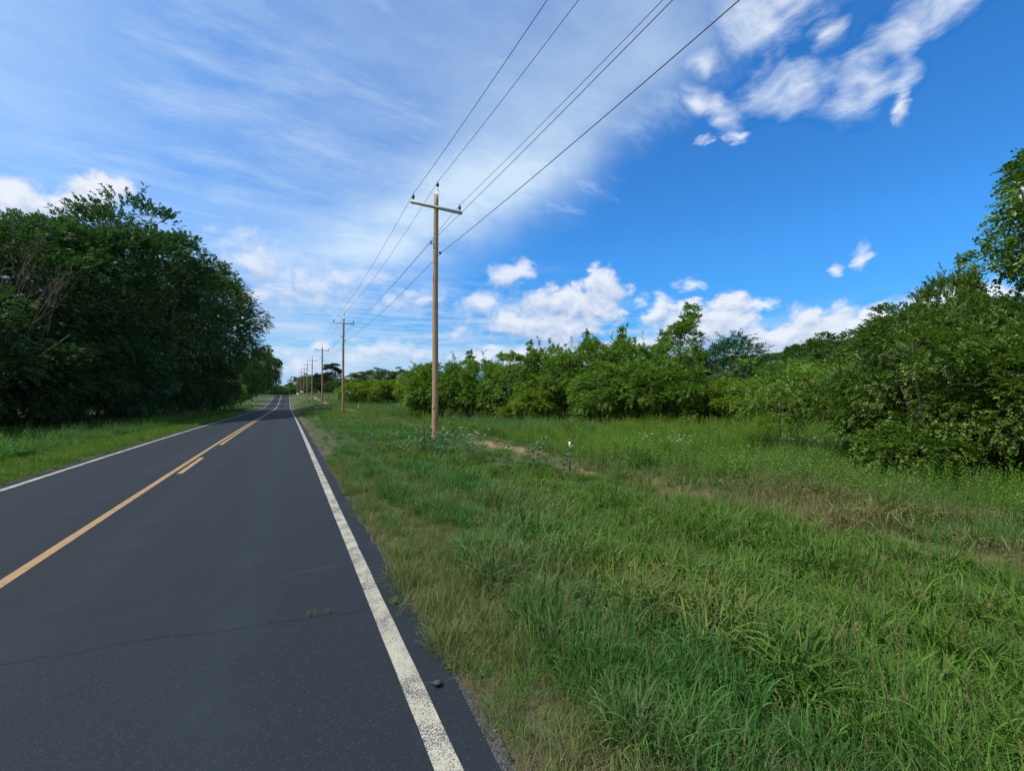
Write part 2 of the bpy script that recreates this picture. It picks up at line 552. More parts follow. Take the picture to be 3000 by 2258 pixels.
# gravel at the asphalt edge
m_gravel, b, p, _ = new_mat('edge_gravel')
pos = world_xy(b)
vor = b.new('ShaderNodeTexVoronoi'); b.put(vor.inputs['Vector'], pos); vor.inputs['Scale'].default_value = 75.0
b.put(p.inputs['Base Color'], b.mix(b.sep(vor.outputs['Color'])[0], (0.012, 0.014, 0.018), (0.075, 0.080, 0.088)))
bump(b, p, vor.outputs['Distance'], 1.0, 0.012)
p.inputs['Roughness'].default_value = 0.9

# ground under the grass
m_ground, b, p, _ = new_mat('soil_and_thatch')
pos = world_xy(b)
x, y, z = b.sep(pos)
n1 = b.noise(pos, 0.35, 5, 0.6); n2 = b.noise(pos, 6.0, 5, 0.65); n3 = b.noise(pos, 40.0, 4, 0.7)
g = b.mix(n1, (0.022, 0.046, 0.010), (0.046, 0.082, 0.016))
g = b.mix(b.mr(n2, 0.4, 0.7, 0, 0.6), g, (0.062, 0.052, 0.028))
g = b.mix(b.mr(n3, 0.35, 0.75, 0, 0.55), g, (0.018, 0.024, 0.010))
# buried line: bare tan soil and dead straw
wv = b.m('ADD', x, b.m('MULTIPLY', b.m('SUBTRACT', b.noise(b.mapping(pos, (0, 0, 0), (0, 0, 0), (0.3, 0.3, 1)), 1.0, 4), 0.5), 1.4))
tr = b.mr(b.m('ABSOLUTE', b.m('SUBTRACT', wv, 7.7)), 0.35, 0.85, 1, 0, 'SMOOTHSTEP')
bare_y = [(12.4, 17.6, 1.0), (8.7, 10.4, 0.8), (5.2, 7.6, 0.6), (1.5, 4.8, 0.6), (26, 31, 0.5), (57, 68, 0.9), (92, 150, 1.0)]
acc = None
for y0, y1, w_ in bare_y:
    q = b.mr(b.m('ABSOLUTE', b.m('SUBTRACT', y, (y0 + y1) / 2)), (y1 - y0) / 2 - 0.4, (y1 - y0) / 2 + 0.9, w_, 0.0, 'SMOOTHSTEP')
    acc = q if acc is None else b.m('MAXIMUM', acc, q)
tr = b.m('MULTIPLY', tr, b.m('MAXIMUM', acc, 0.12))
tan_ = b.mix(n3, (0.12, 0.078, 0.045), (0.29, 0.200, 0.120))
g = b.mix(tr, g, tan_)
# grit and straw next to the road
ed = b.m('MULTIPLY', b.mr(x, 0.9, 1.0, 0, 1), b.mr(b.m('ADD', x, b.m('MULTIPLY', n2, 0.5)), 1.35, 1.85, 1, 0))
g = b.mix(ed, g, b.mix(n3, (0.034, 0.040, 0.018), (0.090, 0.082, 0.046)))
b.put(p.inputs['Base Color'], g)
p.inputs['Roughness'].default_value = 0.95
bump(b, p, n3, 0.8, 0.03)

# ---------------------------------------------------------------- terrain, road, markings
def sheet(name, xs, ys, zf, mat, kind='structure'):
    X, Y = np.meshgrid(xs, ys)
    Z = zf(X, Y)
    V = np.stack([X, Y, Z], -1).reshape(-1, 3)
    nx, ny = len(xs), len(ys)
    i = np.arange(ny - 1)[:, None] * nx; j = np.arange(nx - 1)[None]
    F = np.stack([i + j, i + j + 1, i + nx + j + 1, i + nx + j], -1).reshape(-1, 4)
    me = mk_mesh(name, V, F, [mat], smoothf=True)
    o = link(name, me)
    o['kind'] = kind
    return o


gx = np.unique(np.concatenate([-np.geomspace(6, 3000, 40) - 0.0, np.arange(-6, 1.0, 1.0), np.arange(1.0, 14, 0.25), np.arange(14, 40, 1.0), np.geomspace(40, 3000, 40)]))
gy = np.unique(np.concatenate([-np.geomspace(12, 2500, 25), np.arange(-12, 2, 1.0), np.arange(2, 30, 0.5), np.arange(30, 260, 2.0), np.geomspace(260, 4000, 50)]))
gz = lambda x, y: ground_z(x, y) - 0.05 * (smooth(1.25, 0.95, x) * smooth(-5.45, -5.15, x))
sheet('ground', gx, gy, gz, m_ground)

ry = np.unique(np.concatenate([np.arange(-60, 40, 0.25), np.arange(40, 420, 1.5)]))


def strip(name, xl, xr, mat, dz, ys=ry, jitter=0.0, seed=0, kind='structure', n=2):
    t = np.linspace(0, 1, n)
    jl = (fbm(ys * 3.1, ys * 0 + 1.3, seed, 5) - 0.5) * jitter
    jr = (fbm(ys * 3.1, ys * 0 + 7.9, seed + 9, 5) - 0.5) * jitter
    X = (xl + jl)[:, None] * (1 - t) + (xr + jr)[:, None] * t
    Y = np.repeat(ys[:, None], n, 1)
    Z = road_z(Y) + dz
    V = np.stack([X, Y, Z], -1).reshape(-1, 3)
    i = np.arange(len(ys) - 1)[:, None] * n; j = np.arange(n - 1)[None]
    F = np.stack([i + j, i + j + 1, i + n + j + 1, i + n + j], -1).reshape(-1, 4)
    o = link(name, mk_mesh(name, V, F, [mat], smoothf=True))
    o['kind'] = kind
    return o


strip('road', -5.16, 0.95, m_asphalt, 0.0, jitter=0.10, n=8)
strip('road_shoulder', 0.86, 1.01, m_gravel, -0.012, jitter=0.12, seed=4)
strip('road_shoulder', -5.30, -5.08, m_gravel, -0.012, jitter=0.14, seed=14)
strip('road_marking', 0.648, 0.775, m_white, 0.004, jitter=0.012, seed=21)
strip('road_marking', -4.955, -4.83, m_white, 0.004, jitter=0.012, seed=31)
strip('road_marking', -2.475, -2.365, m_yellow, 0.004, jitter=0.008, seed=41)
strip('road_marking', -2.285, -2.175, m_yellow, 0.004, ys=np.arange(12.4, 15.5, 0.25), jitter=0.008, seed=51)
strip('road_marking', -2.285, -2.175, m_yellow, 0.004, ys=ry[ry >= 19.2], jitter=0.008, seed=61)

# ---------------------------------------------------------------- foliage materials
def leaf_mat(name, dark, light, trans=0.35, rough=0.55, spec=0.3, inst=False, dry=None):
    m = bpy.data.materials.new(name)
    m.use_nodes = True
    m.node_tree.nodes.clear()
    b = NB(m.node_tree)
    out = b.new('ShaderNodeOutputMaterial')
    at = b.new('ShaderNodeAttribute', attribute_name='shade')
    oi = b.new('ShaderNodeObjectInfo')
    f = b.m('ADD', b.m('MULTIPLY', at.outputs['Fac'], 0.8), b.m('MULTIPLY', oi.outputs['Random'], 0.2))
    c = b.mix(f, dark, light)
    if inst:
        ti = b.new('ShaderNodeAttribute', attribute_type='INSTANCER', attribute_name='tint')
        tx, ty, tz = b.sep(ti.outputs['Vector'])
        c = b.mix(b.m('MULTIPLY', tx, 0.75, clamp=True), c, b.mix(f, (0.125, 0.105, 0.050), (0.27, 0.225, 0.125)))
        c = b.mix(b.m('MULTIPLY', ty, 0.6, clamp=True), c, b.mix(f, (0.022, 0.098, 0.034), (0.060, 0.200, 0.070)))
        c = b.mix(b.m('MULTIPLY', tz, 0.6, clamp=True), c, b.mix(f, (0.070, 0.120, 0.010), (0.165, 0.245, 0.026)))
        if dry:
            c = b.mix(b.mr(at.outputs['Fac'], 0.92, 0.925, 0, 1), c, dry)
    p = b.new('ShaderNodeBsdfPrincipled')
    b.put(p.inputs['Base Color'], c)
    p.inputs['Roughness'].default_value = rough
    p.inputs['Specular IOR Level'].default_value = spec
    t = b.new('ShaderNodeBsdfTranslucent')
    b.put(t.inputs['Color'], b.mix(1.0, c, (0.98, 1.25, 0.6), 'MULTIPLY'))
    mx = b.new('ShaderNodeMixShader')
    mx.inputs[0].default_value = trans
    m.node_tree.links.new(p.outputs[0], mx.inputs[1]); m.node_tree.links.new(t.outputs[0], mx.inputs[2])
    m.node_tree.links.new(mx.outputs[0], out.inputs[0])
    return m


def bark_mat(name, c1, c2, scale=9.0):
    m, b, p, o = new_mat(name)
    t = b.new('ShaderNodeTexCoord').outputs['Object']
    n = b.noise(b.mapping(t, (0, 0, 0), (0, 0, 0), (1, 1, 0.22)), scale, 6, 0.65)
    b.put(p.inputs['Base Color'], b.mix(b.mr(n, 0.3, 0.7), c1, c2))
    p.inputs['Roughness'].default_value = 0.9
    bump(b, p, n, 0.8, 0.02)
    return m


m_bark = bark_mat('grey_brown_bark', (0.045, 0.036, 0.027), (0.13, 0.11, 0.085))
m_pale_bark = bark_mat('weathered_dead_wood', (0.08, 0.072, 0.055), (0.17, 0.15, 0.118))
m_leaf_dark = leaf_mat('dark_tree_leaves', (0.019, 0.050, 0.017), (0.066, 0.140, 0.042), 0.28, 0.6, 0.25)
m_leaf_mid = leaf_mat('hedge_leaves', (0.058, 0.120, 0.018), (0.175, 0.290, 0.048), 0.38, 0.6, 0.2)
m_leaf_yellow = leaf_mat('yellow_green_leaves', (0.085, 0.150, 0.014), (0.225, 0.315, 0.040), 0.42, 0.6, 0.2)
m_leaf_blue = leaf_mat('blue_green_leaves', (0.020, 0.062, 0.026), (0.058, 0.135, 0.052), 0.28)
m_leaf_gloss = leaf_mat('glossy_bush_leaves', (0.040, 0.088, 0.010), (0.120, 0.205, 0.028), 0.36, 0.45, 0.4)
m_leaf_far = leaf_mat('far_wood_leaves', (0.034, 0.074, 0.020), (0.092, 0.165, 0.040), 0.32, 0.6, 0.2)
m_needle = leaf_mat('pine_needles', (0.012, 0.030, 0.018), (0.032, 0.066, 0.036), 0.10)


# ---------------------------------------------------------------- tree builder
def unit(v):
    return v / (np.linalg.norm(v, axis=-1, keepdims=True) + 1e-9)


def leaf_kites(P, A, N, ln, wd):
    """P base, A axis, N normal -> kite leaves folded along the midrib"""
    S = unit(np.cross(N, A)); N = np.cross(A, S)
    ln = ln[:, None]; wd = wd[:, None]
    V = np.empty((len(P), 4, 3))
    V[:, 0] = P
    V[:, 1] = P + A * ln * 0.42 + S * wd * 0.5 + N * wd * 0.14
    V[:, 2] = P + A * ln - N * ln * 0.10
    V[:, 3] = P + A * ln * 0.42 - S * wd * 0.5 + N * wd * 0.14
    i = np.arange(len(P))[:, None] * 4
    F = np.concatenate([i + [[0, 2, 1]], i + [[0, 3, 2]]])
    return V.reshape(-1, 3), F


def crown(seed, H, W, z0, lobes, lr, sprays, slen, leaves, leaf, droop=0.15, up=0.35, shoots=0, flat=0.75, top=1.0, hole=0.0, tmin=0.5):
    r = np.random.default_rng(seed)
    k = np.arange(lobes) + 0.5
    ph = np.arccos(1 - 2 * k / lobes); th = np.pi * (1 + 5 ** 0.5) * k + r.uniform(0, 6)
    D = np.stack([np.cos(th) * np.sin(ph), np.sin(th) * np.sin(ph), np.cos(ph)], -1)
    D = unit(D + r.normal(0, 0.22, D.shape))
    R_ = r.uniform(lr[0], lr[1], lobes)
    c0 = np.array([0, 0, (z0 + H) / 2])
    half = np.stack([W / 2 - R_ * 0.8, W / 2 - R_ * 0.8, (H - z0) / 2 - R_ * 0.7], -1)
    t = r.uniform(tmin, 1.0, lobes) ** 0.7
    t *= 1 + 0.16 * r.normal(size=lobes).clip(-1.3, 1.3)
    C = c0 + D * half * t[:, None]
    # narrower or wider towards the top
    fz = (C[:, 2] - z0) / (H - z0)
    C[:, :2] *= (1 - (1 - top) * np.clip(fz * 2 - 0.8, 0, 1))[:, None]
    if hole:
        keep = r.uniform(size=lobes) > hole
        C, R_, D = C[keep], R_[keep], D[keep]
    L = len(C)
    lob = np.repeat(np.arange(L), sprays)
    u = r.normal(size=(len(lob), 3)); u = unit(u)
    out = unit((C - c0) / np.array([W, W, H]))[lob]
    u = unit(u + 0.55 * out + np.array([0, 0, up]))
    rr = R_[lob] * (0.30 + 0.75 * np.sqrt(r.uniform(size=len(lob))))
    O = C[lob] + u * rr[:, None] * np.array([1, 1, flat])
    d = unit(u * 0.8 + out * 0.45 + np.array([0, 0, -droop]) + r.normal(0, 0.28, u.shape))
    n = unit(np.array([0, 0, 1.0]) + 0.45 * u + r.normal(0, 0.25, u.shape))
    if shoots:
        tops = np.argsort(-C[:, 2])[:max(3, shoots)]
        oo, dd = [], []
        for q in range(shoots):
            ci = tops[q % len(tops)]
            base = C[ci] + np.append(r.normal(0, R_[ci] * 0.45, 2), R_[ci] * 0.4)
            ax = unit(np.array([r.normal(0, 0.16), r.normal(0, 0.16), 1.0]))
            hgt = R_[ci] * r.uniform(0.7, 1.7)
            for w in range(8):
                tt = w / 7.0
                oo.append(base + ax * hgt * tt)
                a_ = r.uniform(0, 6.28)
                dd.append(unit(np.array([math.cos(a_), math.sin(a_), 0.55 + tt * 1.3])))
        oo, dd = np.array(oo), np.array(dd)
        O = np.concatenate([O, oo]); d = np.concatenate([d, dd])
        n = np.concatenate([n, unit(np.array([0, 0, 1.0]) + r.normal(0, 0.4, dd.shape))])
        lob = np.concatenate([lob, r.integers(0, L, len(oo))])
    n = unit(n - d * (n * d).sum(-1, keepdims=True))
    side = np.cross(n, d)
    m = leaves
    S = len(O)
    j = np.arange(m)
    tt = (j + 0.6) / m
    sg = np.where(j % 2 == 0, 1.0, -1.0)
    sl = slen * r.uniform(0.65, 1.25, S)
    P = O[:, None] + d[:, None] * (sl[:, None] * tt)[..., None] - np.array([0, 0, 1.0]) * (sl[:, None] * tt ** 2 * 0.25)[..., None]
    A = unit(d[:, None] * 0.62 + side[:, None] * (sg * 0.78)[None, :, None] + r.normal(0, 0.26, (S, m, 3)))
    N = unit(n[:, None] + r.normal(0, 0.34, (S, m, 3)))
    ln = leaf[0] * r.uniform(0.65, 1.2, (S, m)) * (1.05 - 0.35 * tt)
    wd = leaf[1] * r.uniform(0.75, 1.15, (S, m))
    V, F = leaf_kites(P.reshape(-1, 3), A.reshape(-1, 3), N.reshape(-1, 3), ln.ravel(), wd.ravel())
    sh = 0.40 * r.uniform(size=L)[lob][:, None] + 0.30 * r.uniform(size=S)[:, None] + 0.30 * r.uniform(size=(S, m))
    return V, F, np.repeat(sh.ravel(), 4), C, R_


def limbs(seed, C, H, r0, n_limbs, trunk_top=0.72, fork=0.25, stems=1, spread=0.3, nseg=9):
    r = np.random.default_rng(seed + 500)
    mb = MB()
    tops = []
    for s in range(stems):
        bx, by = (0, 0) if stems == 1 else r.normal(0, spread * 0.35, 2)
        tx, ty = r.normal(0, H * 0.03, 2) + (np.zeros(2) if stems == 1 else r.normal(0, spread, 2))
        t = np.linspace(0, 1, 12)
        P = np.stack([bx + (tx - bx) * t + 0.02 * H * np.sin(t * 5 + s) * t, by + (ty - by) * t + 0.015 * H * np.cos(t * 4 + s) * t, t * H * trunk_top], -1)
        P[0, 2] = -0.12
        rad = r0 * (1 - 0.82 * t) * (1 + 0.35 * np.exp(-t * 18))
        mb.tube(P, rad, nseg)
        tops.append((P, rad))
    order = r.permutation(len(C))[:n_limbs]
    for q in order:
        P, rad = tops[r.integers(0, stems)]
        c = C[q]
        k = int(np.clip(np.searchsorted(P[:, 2], max(fork * H, c[2] - 0.25 * H * r.uniform(0.5, 1.0))), 1, len(P) - 2))
        a = P[k]
        t = np.linspace(0, 1, 7)[:, None]
        mid = (a + c) / 2 + np.array([0, 0, -0.05 * H]) + r.normal(0, 0.02 * H, 3)
        Q = a * (1 - t) ** 2 + 2 * mid * t * (1 - t) + c * t ** 2
        mb.tube(Q, np.linspace(rad[k] * 0.55, rad[k] * 0.10 + 0.006, 7), 6)
        for w in range(2):
            e = c + r.normal(0, 0.055 * H, 3)
            t2 = np.linspace(0, 1, 4)[:, None]
            mb.tube(Q[4] * (1 - t2) + e * t2, np.linspace(rad[k] * 0.2 + 0.004, 0.005, 4), 5)
    return mb


PROTO = {}


def proto(key, mat, seed, H, W, z0, lobes, lr, sprays, slen, leaves, leaf, r0, nl, bark=None, stems=1, trunk_top=0.72, fork=0.25, spread=0.3, **kw):
    V, F, sh, C, R_ = crown(seed, H, W, z0, lobes, lr, sprays, slen, leaves, leaf, **kw)
    cm = mk_mesh('crown', V, F, [mat], {'shade': sh})
    tm = limbs(seed, C, H, r0, nl, trunk_top, fork, stems, spread).mesh('trunk', [bark or m_bark], True)
    PROTO[key] = (cm, tm, H, W)


# tall trees of the wood on the far side of the road
for i, sd in enumerate((11, 12, 13)):
    proto('tall%d' % i, m_leaf_dark, sd, 20, 14, 3.0, 66, (1.5, 2.6), 74, 0.70, 10, (0.25, 0.15), 0.34, 26, shoots=1, flat=0.66, top=0.75, droop=0.05)
for i, sd in enumerate((21, 22)):
    proto('under%d' % i, m_leaf_dark, sd, 7, 6.5, 0.15, 44, (0.75, 1.3), 56, 0.50, 10, (0.17, 0.095), 0.10, 16, stems=3, spread=0.9, flat=0.6, droop=0.05)
proto('underblue', m_leaf_blue, 25, 6, 6, 0.15, 42, (0.7, 1.2), 56, 0.45, 10, (0.16, 0.09), 0.10, 16, stems=3, spread=0.8, flat=0.55, droop=0.05)
# saplings of the field hedge
for i, sd in enumerate((31, 32, 33)):
    proto('hedge%d' % i, m_leaf_mid, sd, 5.5, 4.6, 0.25, 48, (0.45, 0.88), 56, 0.34, 10, (0.125, 0.072), 0.07, 18, stems=4, spread=0.8, shoots=4, flat=0.80, top=0.85, droop=0.15)
proto('hedgey', m_leaf_yellow, 35, 4.5, 4.4, 0.2, 44, (0.42, 0.82), 56, 0.32, 10, (0.12, 0.07), 0.06, 16, stems=4, spread=0.7, shoots=3, flat=0.78, droop=0.15)
proto('hedgedark', m_leaf_blue, 36, 6.5, 5.2, 0.4, 40, (0.6, 1.1), 34, 0.8, 12, (0.22, 0.075), 0.10, 14, droop=0.4, flat=0.55)
proto('spire', m_leaf_mid, 37, 9, 4.4, 0.5, 54, (0.42, 0.78), 52, 0.36, 10, (0.14, 0.08), 0.12, 22, shoots=5, flat=0.75, top=0.40, trunk_top=0.85)
# shrubs close by
proto('near0', m_leaf_gloss, 41, 5.2, 4.6, 0.3, 62, (0.40, 0.75), 48, 0.32, 10, (0.10, 0.062), 0.07, 26, stems=3, spread=0.8, shoots=4, flat=0.75, hole=0.12)
proto('near1', m_leaf_gloss, 42, 4.2, 4.2, 0.2, 58, (0.36, 0.68), 48, 0.30, 10, (0.095, 0.06), 0.06, 24, stems=3, spread=0.7, shoots=3, flat=0.7, hole=0.12)
proto('neary', m_leaf_gloss, 43, 1.6, 2.2, 0.05, 26, (0.22, 0.38), 26, 0.34, 9, (0.12, 0.065), 0.025, 10, stems=3, spread=0.4, flat=0.6)
proto('sapling', m_leaf_mid, 44, 3.6, 3.0, 1.15, 30, (0.30, 0.52), 26, 0.42, 10, (0.12, 0.055), 0.035, 14, hole=0.15, flat=0.6, fork=0.2)
proto('vine', m_leaf_gloss, 45, 10, 7.4, 2.4, 70, (0.65, 1.1), 52, 0.55, 10, (0.17, 0.125), 0.16, 26, droop=0.45, hole=0.0, flat=0.8, shoots=4)
# distance
for i, sd in enumerate((51, 52)):
    proto('far%d' % i, m_leaf_far, sd, 14, 12, 0.8, 60, (1.2, 2.2), 44, 0.8, 9, (0.36, 0.23), 0.22, 14, flat=0.65)
proto('pine', m_needle, 61, 22, 13, 3.5, 60, (1.4, 2.4), 70, 1.0, 12, (0.42, 0.16), 0.30, 26, flat=0.36, top=0.6, droop=-0.1, up=0.2, hole=0.08, trunk_top=0.95)


def tree(key, name, x, y, H, W, label, cat='tree', group=None, rz=None):
    cm, tm, h0, w0 = PROTO[key]
    k = len(bpy.data.objects)
    rz = (k * 2.399) % 6.283 if rz is None else rz
    e = link(name, None, None, (x, y, float(ground_z(x, y)) - 0.05), rz, (W / w0, W / w0 * 1.0, H / h0))
    tag(e, label, cat, group)
    link('trunk', tm, e)
    link('crown', cm, e)
    return e


GW = 'tall trees along the far road edge'
for key, x, y, H, W, lab in [
    ('tall1', -18.5, 31, 11.2, 10, 'dark broadleaf tree cut by the photo edge, behind the bare pale branches'),
    ('tall0', -16.0, 39, 14.8, 12, 'dark round tree just behind the bare branches, lower than its neighbour'),
    ('tall2', -14.8, 45, 17.6, 12.5, 'dark leafy tree between the bare branches and the tallest topped tree'),
    ('tall1', -13.2, 52, 21.0, 14, 'tallest looking dark tree of the wood, a leafy tuft standing out on top'),
    ('tall0', -11.8, 61, 22.6, 13.5, 'dark spreading tree behind the tallest tree, sky showing through its crown'),
    ('tall2', -10.8, 72, 23.0, 15.5, 'dark tree with crown sloping down towards the road'),
    ('tall1', -10.9, 86, 23.5, 15.5, 'last dark tree of the near wood, crown hanging out over the road lane'),
    ('tall0', -21.0, 52, 18.5, 15, 'dark tree deeper in the wood, filling the gap behind the front row'),
    ('tall2', -19.0, 75, 20.5, 15, 'dark tree deep in the wood behind the sloping crown'),
]:
    tree(key, 'broadleaf_tree', x, y, H, W, lab, 'tree', GW)
GU = 'understory bushes at the foot of the wood'
for key, x, y, H, W, lab in [
    ('under0', -14.6, 24, 6.2, 6.5, 'dark bush at the wood foot, nearest the photo edge'),
    ('under1', -14.2, 29.5, 7.4, 7, 'dark tall bush under the bare pale branches'),
    ('under0', -13.4, 34.5, 5.6, 6.5, 'dark low bush reaching the grass, next after the bare branches'),
    ('under1', -13.0, 39.5, 6.4, 6.5, 'dark olive bush at the wood foot before the blue green one'),
    ('underblue', -12.2, 45, 7.6, 7.5, 'rounded blue green bush standing out of the dark wood'),
    ('under0', -12.6, 51, 6.8, 7, 'dark bush right behind the rounded blue green bush'),
    ('under1', -11.9, 57, 7.4, 7, 'dark bush under the tallest tree of the wood'),
    ('under0', -11.4, 64, 7.6, 7.2, 'dark bush under the spreading tree with sky holes'),
    ('under1', -10.9, 72, 8.0, 7.4, 'dark bush below the sloping crown, near the shaded verge'),
    ('under0', -10.6, 82, 8.4, 7.6, 'dark bush below the crown hanging over the lane'),
    ('under1', -10.8, 94, 8.4, 8, 'last dark bush of the wood before the sunny verge'),
    ('under1', -16.6, 36, 9.0, 8, 'tall dark thicket bush behind the front bushes, near the bare branches'),
    ('under0', -15.4, 55, 9.5, 8, 'tall dark thicket bush behind the front bushes, below the tallest tree'),
]:
    tree(key, 'bush', x, y, H, W, lab, 'bush', GU)
for key, x, y, H, W, lab in [
    (k_, x_, y_, h_, 8.5, 'dark bush deep inside the wood, filling the shade between the trunks') for k_, x_, y_, h_ in
    (('under0', -27, 32, 7.5), ('under1', -26, 41, 7.5), ('under0', -25, 51, 8), ('under1', -23, 62, 8), ('under0', -21, 36, 7), ('under1', -20, 44, 7.5), ('under0', -19, 53, 7.5), ('under1', -18, 62, 8), ('under0', -17, 72, 8), ('under1', -16, 84, 8), ('under0', -15.5, 98, 8.5), ('under1', -23, 30, 7))
]:
    tree(key, 'bush', x, y, H, W, lab, 'bush', 'dark bushes deep in the wood')
for key, x, y, H, W, lab in [
    ('hedgey', -10.6, 108, 6.0, 6, 'sunlit yellow green bush on the verge where the dark wood ends'),
    ('far0', -10.6, 128, 14, 9, 'green tree past the dark wood, low and close to the road'),
    ('far1', -10.2, 160, 15.5, 8, 'pale topped tree peeping out past the dark wood'),
    ('far0', -9.6, 200, 22.5, 10, 'tall sunlit tree beyond the wood, before the road crest'),
    ('far1', -9.2, 262, 25, 15, 'rounded lacy tree at the road crest, sky through its crown'),
    ('far0', -13, 235, 17, 14, 'bushy dark tree at the crest behind the lacy tree'),
]:
    tree(key, 'broadleaf_tree', x, y, H, W, lab, 'tree', 'trees on the far roadside beyond the wood')

# the bare dead tree
def bare_tree(x, y, H, label):
    r = random.Random(5)
    tr_, br = MB(), MB()

    def grow(p, d, L, rad, depth):
        n = 6
        P = [p]
        for i in range(n):
            d = (d + Vector((r.gauss(0, .10), r.gauss(0, .10), 0.05))).normalized()
            P.append(P[-1] + d * (L / n))
        (tr_ if depth == 0 else br).tube([tuple(q) for q in P], np.linspace(rad, rad * (0.55 if depth == 0 else 0.3), n + 1), 6 if depth < 2 else 4)
        if depth >= 4:
            return
        for k in range(5 if depth == 0 else (4 if depth < 3 else 3)):
            q = P[r.randint(2, n)]
            a = r.uniform(0, 6.28)
            nd = (d + Vector((math.cos(a), math.sin(a), r.uniform(.1, .7))) * r.uniform(.30, .55)).normalized()
            grow(q, nd, L * r.uniform(.45, .68), rad * 0.5, depth + 1)
    e = tag(link('bare_tree', None, None, (x, y, float(ground_z(x, y)))), label, 'tree')
    for bx in (-0.3, 0.4):
        grow(Vector((bx, 0, -.1)), Vector((bx * .25, r.uniform(-.2, .2), 1)), H * .55, 0.055, 0)
    tr_.build('trunk', m_pale_bark, e, True)
    br.build('branches', m_pale_bark, e)


bare_tree(-14.6, 33.8, 11.6, 'bare pale dead tree with fine twigs in front of the dark wood')

# field hedge, from the nearest pole towards the clearing
GH = 'saplings of the field hedge'
for key, x, y, H, W, lab in [
    ('hedgey', 10.9, 36.9, 4.8, 5.2, 'yellow green sapling at the hedge end nearest the road'),
    ('hedge0', 11.3, 35.1, 4.8, 5.2, 'leafy sapling showing on both sides of the nearest pole'),
    ('hedge1', 12.6, 32.6, 5.0, 5.0, 'leafy sapling in the hedge just past the nearest pole'),
    ('hedge2', 14.7, 31.0, 5.1, 5.0, 'dark leafy sapling second past the nearest pole'),
    ('hedge0', 15.8, 28.6, 5.3, 5.0, 'leafy sapling third past the nearest pole, spiky on top'),
    ('hedge2', 17.8, 27.7, 5.8, 5.2, 'spiky topped sapling behind the straw coloured trench line'),
    ('hedge1', 18.5, 25.2, 5.6, 5.2, 'bushy sapling above the white topped marker post'),
    ('hedge0', 20.5, 24.5, 6.1, 5.2, 'bushy sapling with pale tips in the middle of the hedge'),
    ('hedge2', 21.6, 22.5, 6.3, 5.4, 'tall bushy sapling with a bent top spray, before the pointed tree'),
    ('hedge1', 23.8, 22.0, 5.9, 5.4, 'bushy sapling at the foot of the pointed tree'),
    ('hedge0', 18.2, 21.2, 4.2, 4.5, 'low rounded sapling in front of the hedge, overhanging tall grass'),
    ('hedge2', 20.2, 19.1, 4.4, 4.8, 'full rounded sapling in the front row below the pointed tree'),
    ('hedge1', 21.8, 17.0, 4.0, 4.5, 'dark based sapling in the front row beside the clearing'),
    ('hedgey', 15.5, 25.4, 2.8, 3.2, 'small yellowish sapling in front of the hedge'),
    ('hedgey', 22.9, 14.8, 3.4, 3.9, 'yellow green bush at the hedge corner beside the clearing'),
]:
    tree(key, 'sapling_bush', x, y, H, W, lab, 'sapling', GH)
tree('spire', 'broadleaf_tree', 27.8, 22.0, 9.3, 4.8, 'pointed pale green tree standing high above the hedge', 'tree')
tree('spire', 'broadleaf_tree', 26.2, 23.0, 7.2, 3.6, 'slim lower tree leaning against the pointed pale green tree', 'tree')
for x, y, H, W, lab in [(21.2, 26.0, 7.3, 2.7, 'slim upright sapling rising above the hedge, halfway to the pointed tree'), (17.2, 28.0, 6.5, 2.4, 'slim upright sapling rising above the hedge behind the marker post'),
                        (14.2, 33.2, 6.0, 2.3, 'slim upright sapling rising above the hedge just past the nearest pole'), (23.2, 24.2, 7.4, 2.6, 'slim upright sapling rising above the hedge next to the pointed tree')]:
    tree('spire', 'sapling_bush', x, y, H, W, lab, 'sapling', GH)
tree('hedgedark', 'broadleaf_tree', 29.4, 19.2, 7.2, 5.6, 'dark drooping tree with long leaves next to the pointed tree', 'tree')
for key, x, y, H, W, lab in [
    ('hedge1', 16.0, 41.5, 5.6, 5.2, 'sapling'), ('hedge0', 19.6, 38.0, 6.2, 5.2, 'sapling'), ('hedge2', 23.5, 34.0, 6.8, 5.2, 'sapling'),
    ('hedge1', 27.5, 30.5, 7.0, 5.4, 'sapling'), ('hedge0', 12.8, 44.0, 5.2, 5.2, 'sapling'), ('hedge2', 33.5, 26.0, 6.6, 5.4, 'sapling'),
]:
    tree(key, 'sapling_bush', x, y, H, W, 'leafy sapling in the back row of the field hedge, only its top showing', 'sapling', 'saplings in the back row of the hedge')

for key, x, y, H, W in [('hedge1', 12.2, 31.5, 1.7, 2.2), ('hedgey', 14.6, 27.2, 1.5, 1.9), ('near1', 16.4, 24.6, 2.0, 2.2), ('hedge0', 18.6, 21.8, 1.8, 2.3), ('hedgey', 20.2, 19.4, 2.2, 2.2),
                        ('near1', 21.4, 16.6, 1.9, 2.4), ('hedge1', 22.6, 14.0, 1.6, 2.0), ('hedgey', 20.8, 11.4, 1.4, 1.8), ('hedge0', 15.6, 30.0, 2.6, 2.4)]:
    tree(key, 'young_bush', x, y, H, W, 'low young bush in the tall grass along the foot of the hedge', 'bush', 'young bushes along the hedge foot')
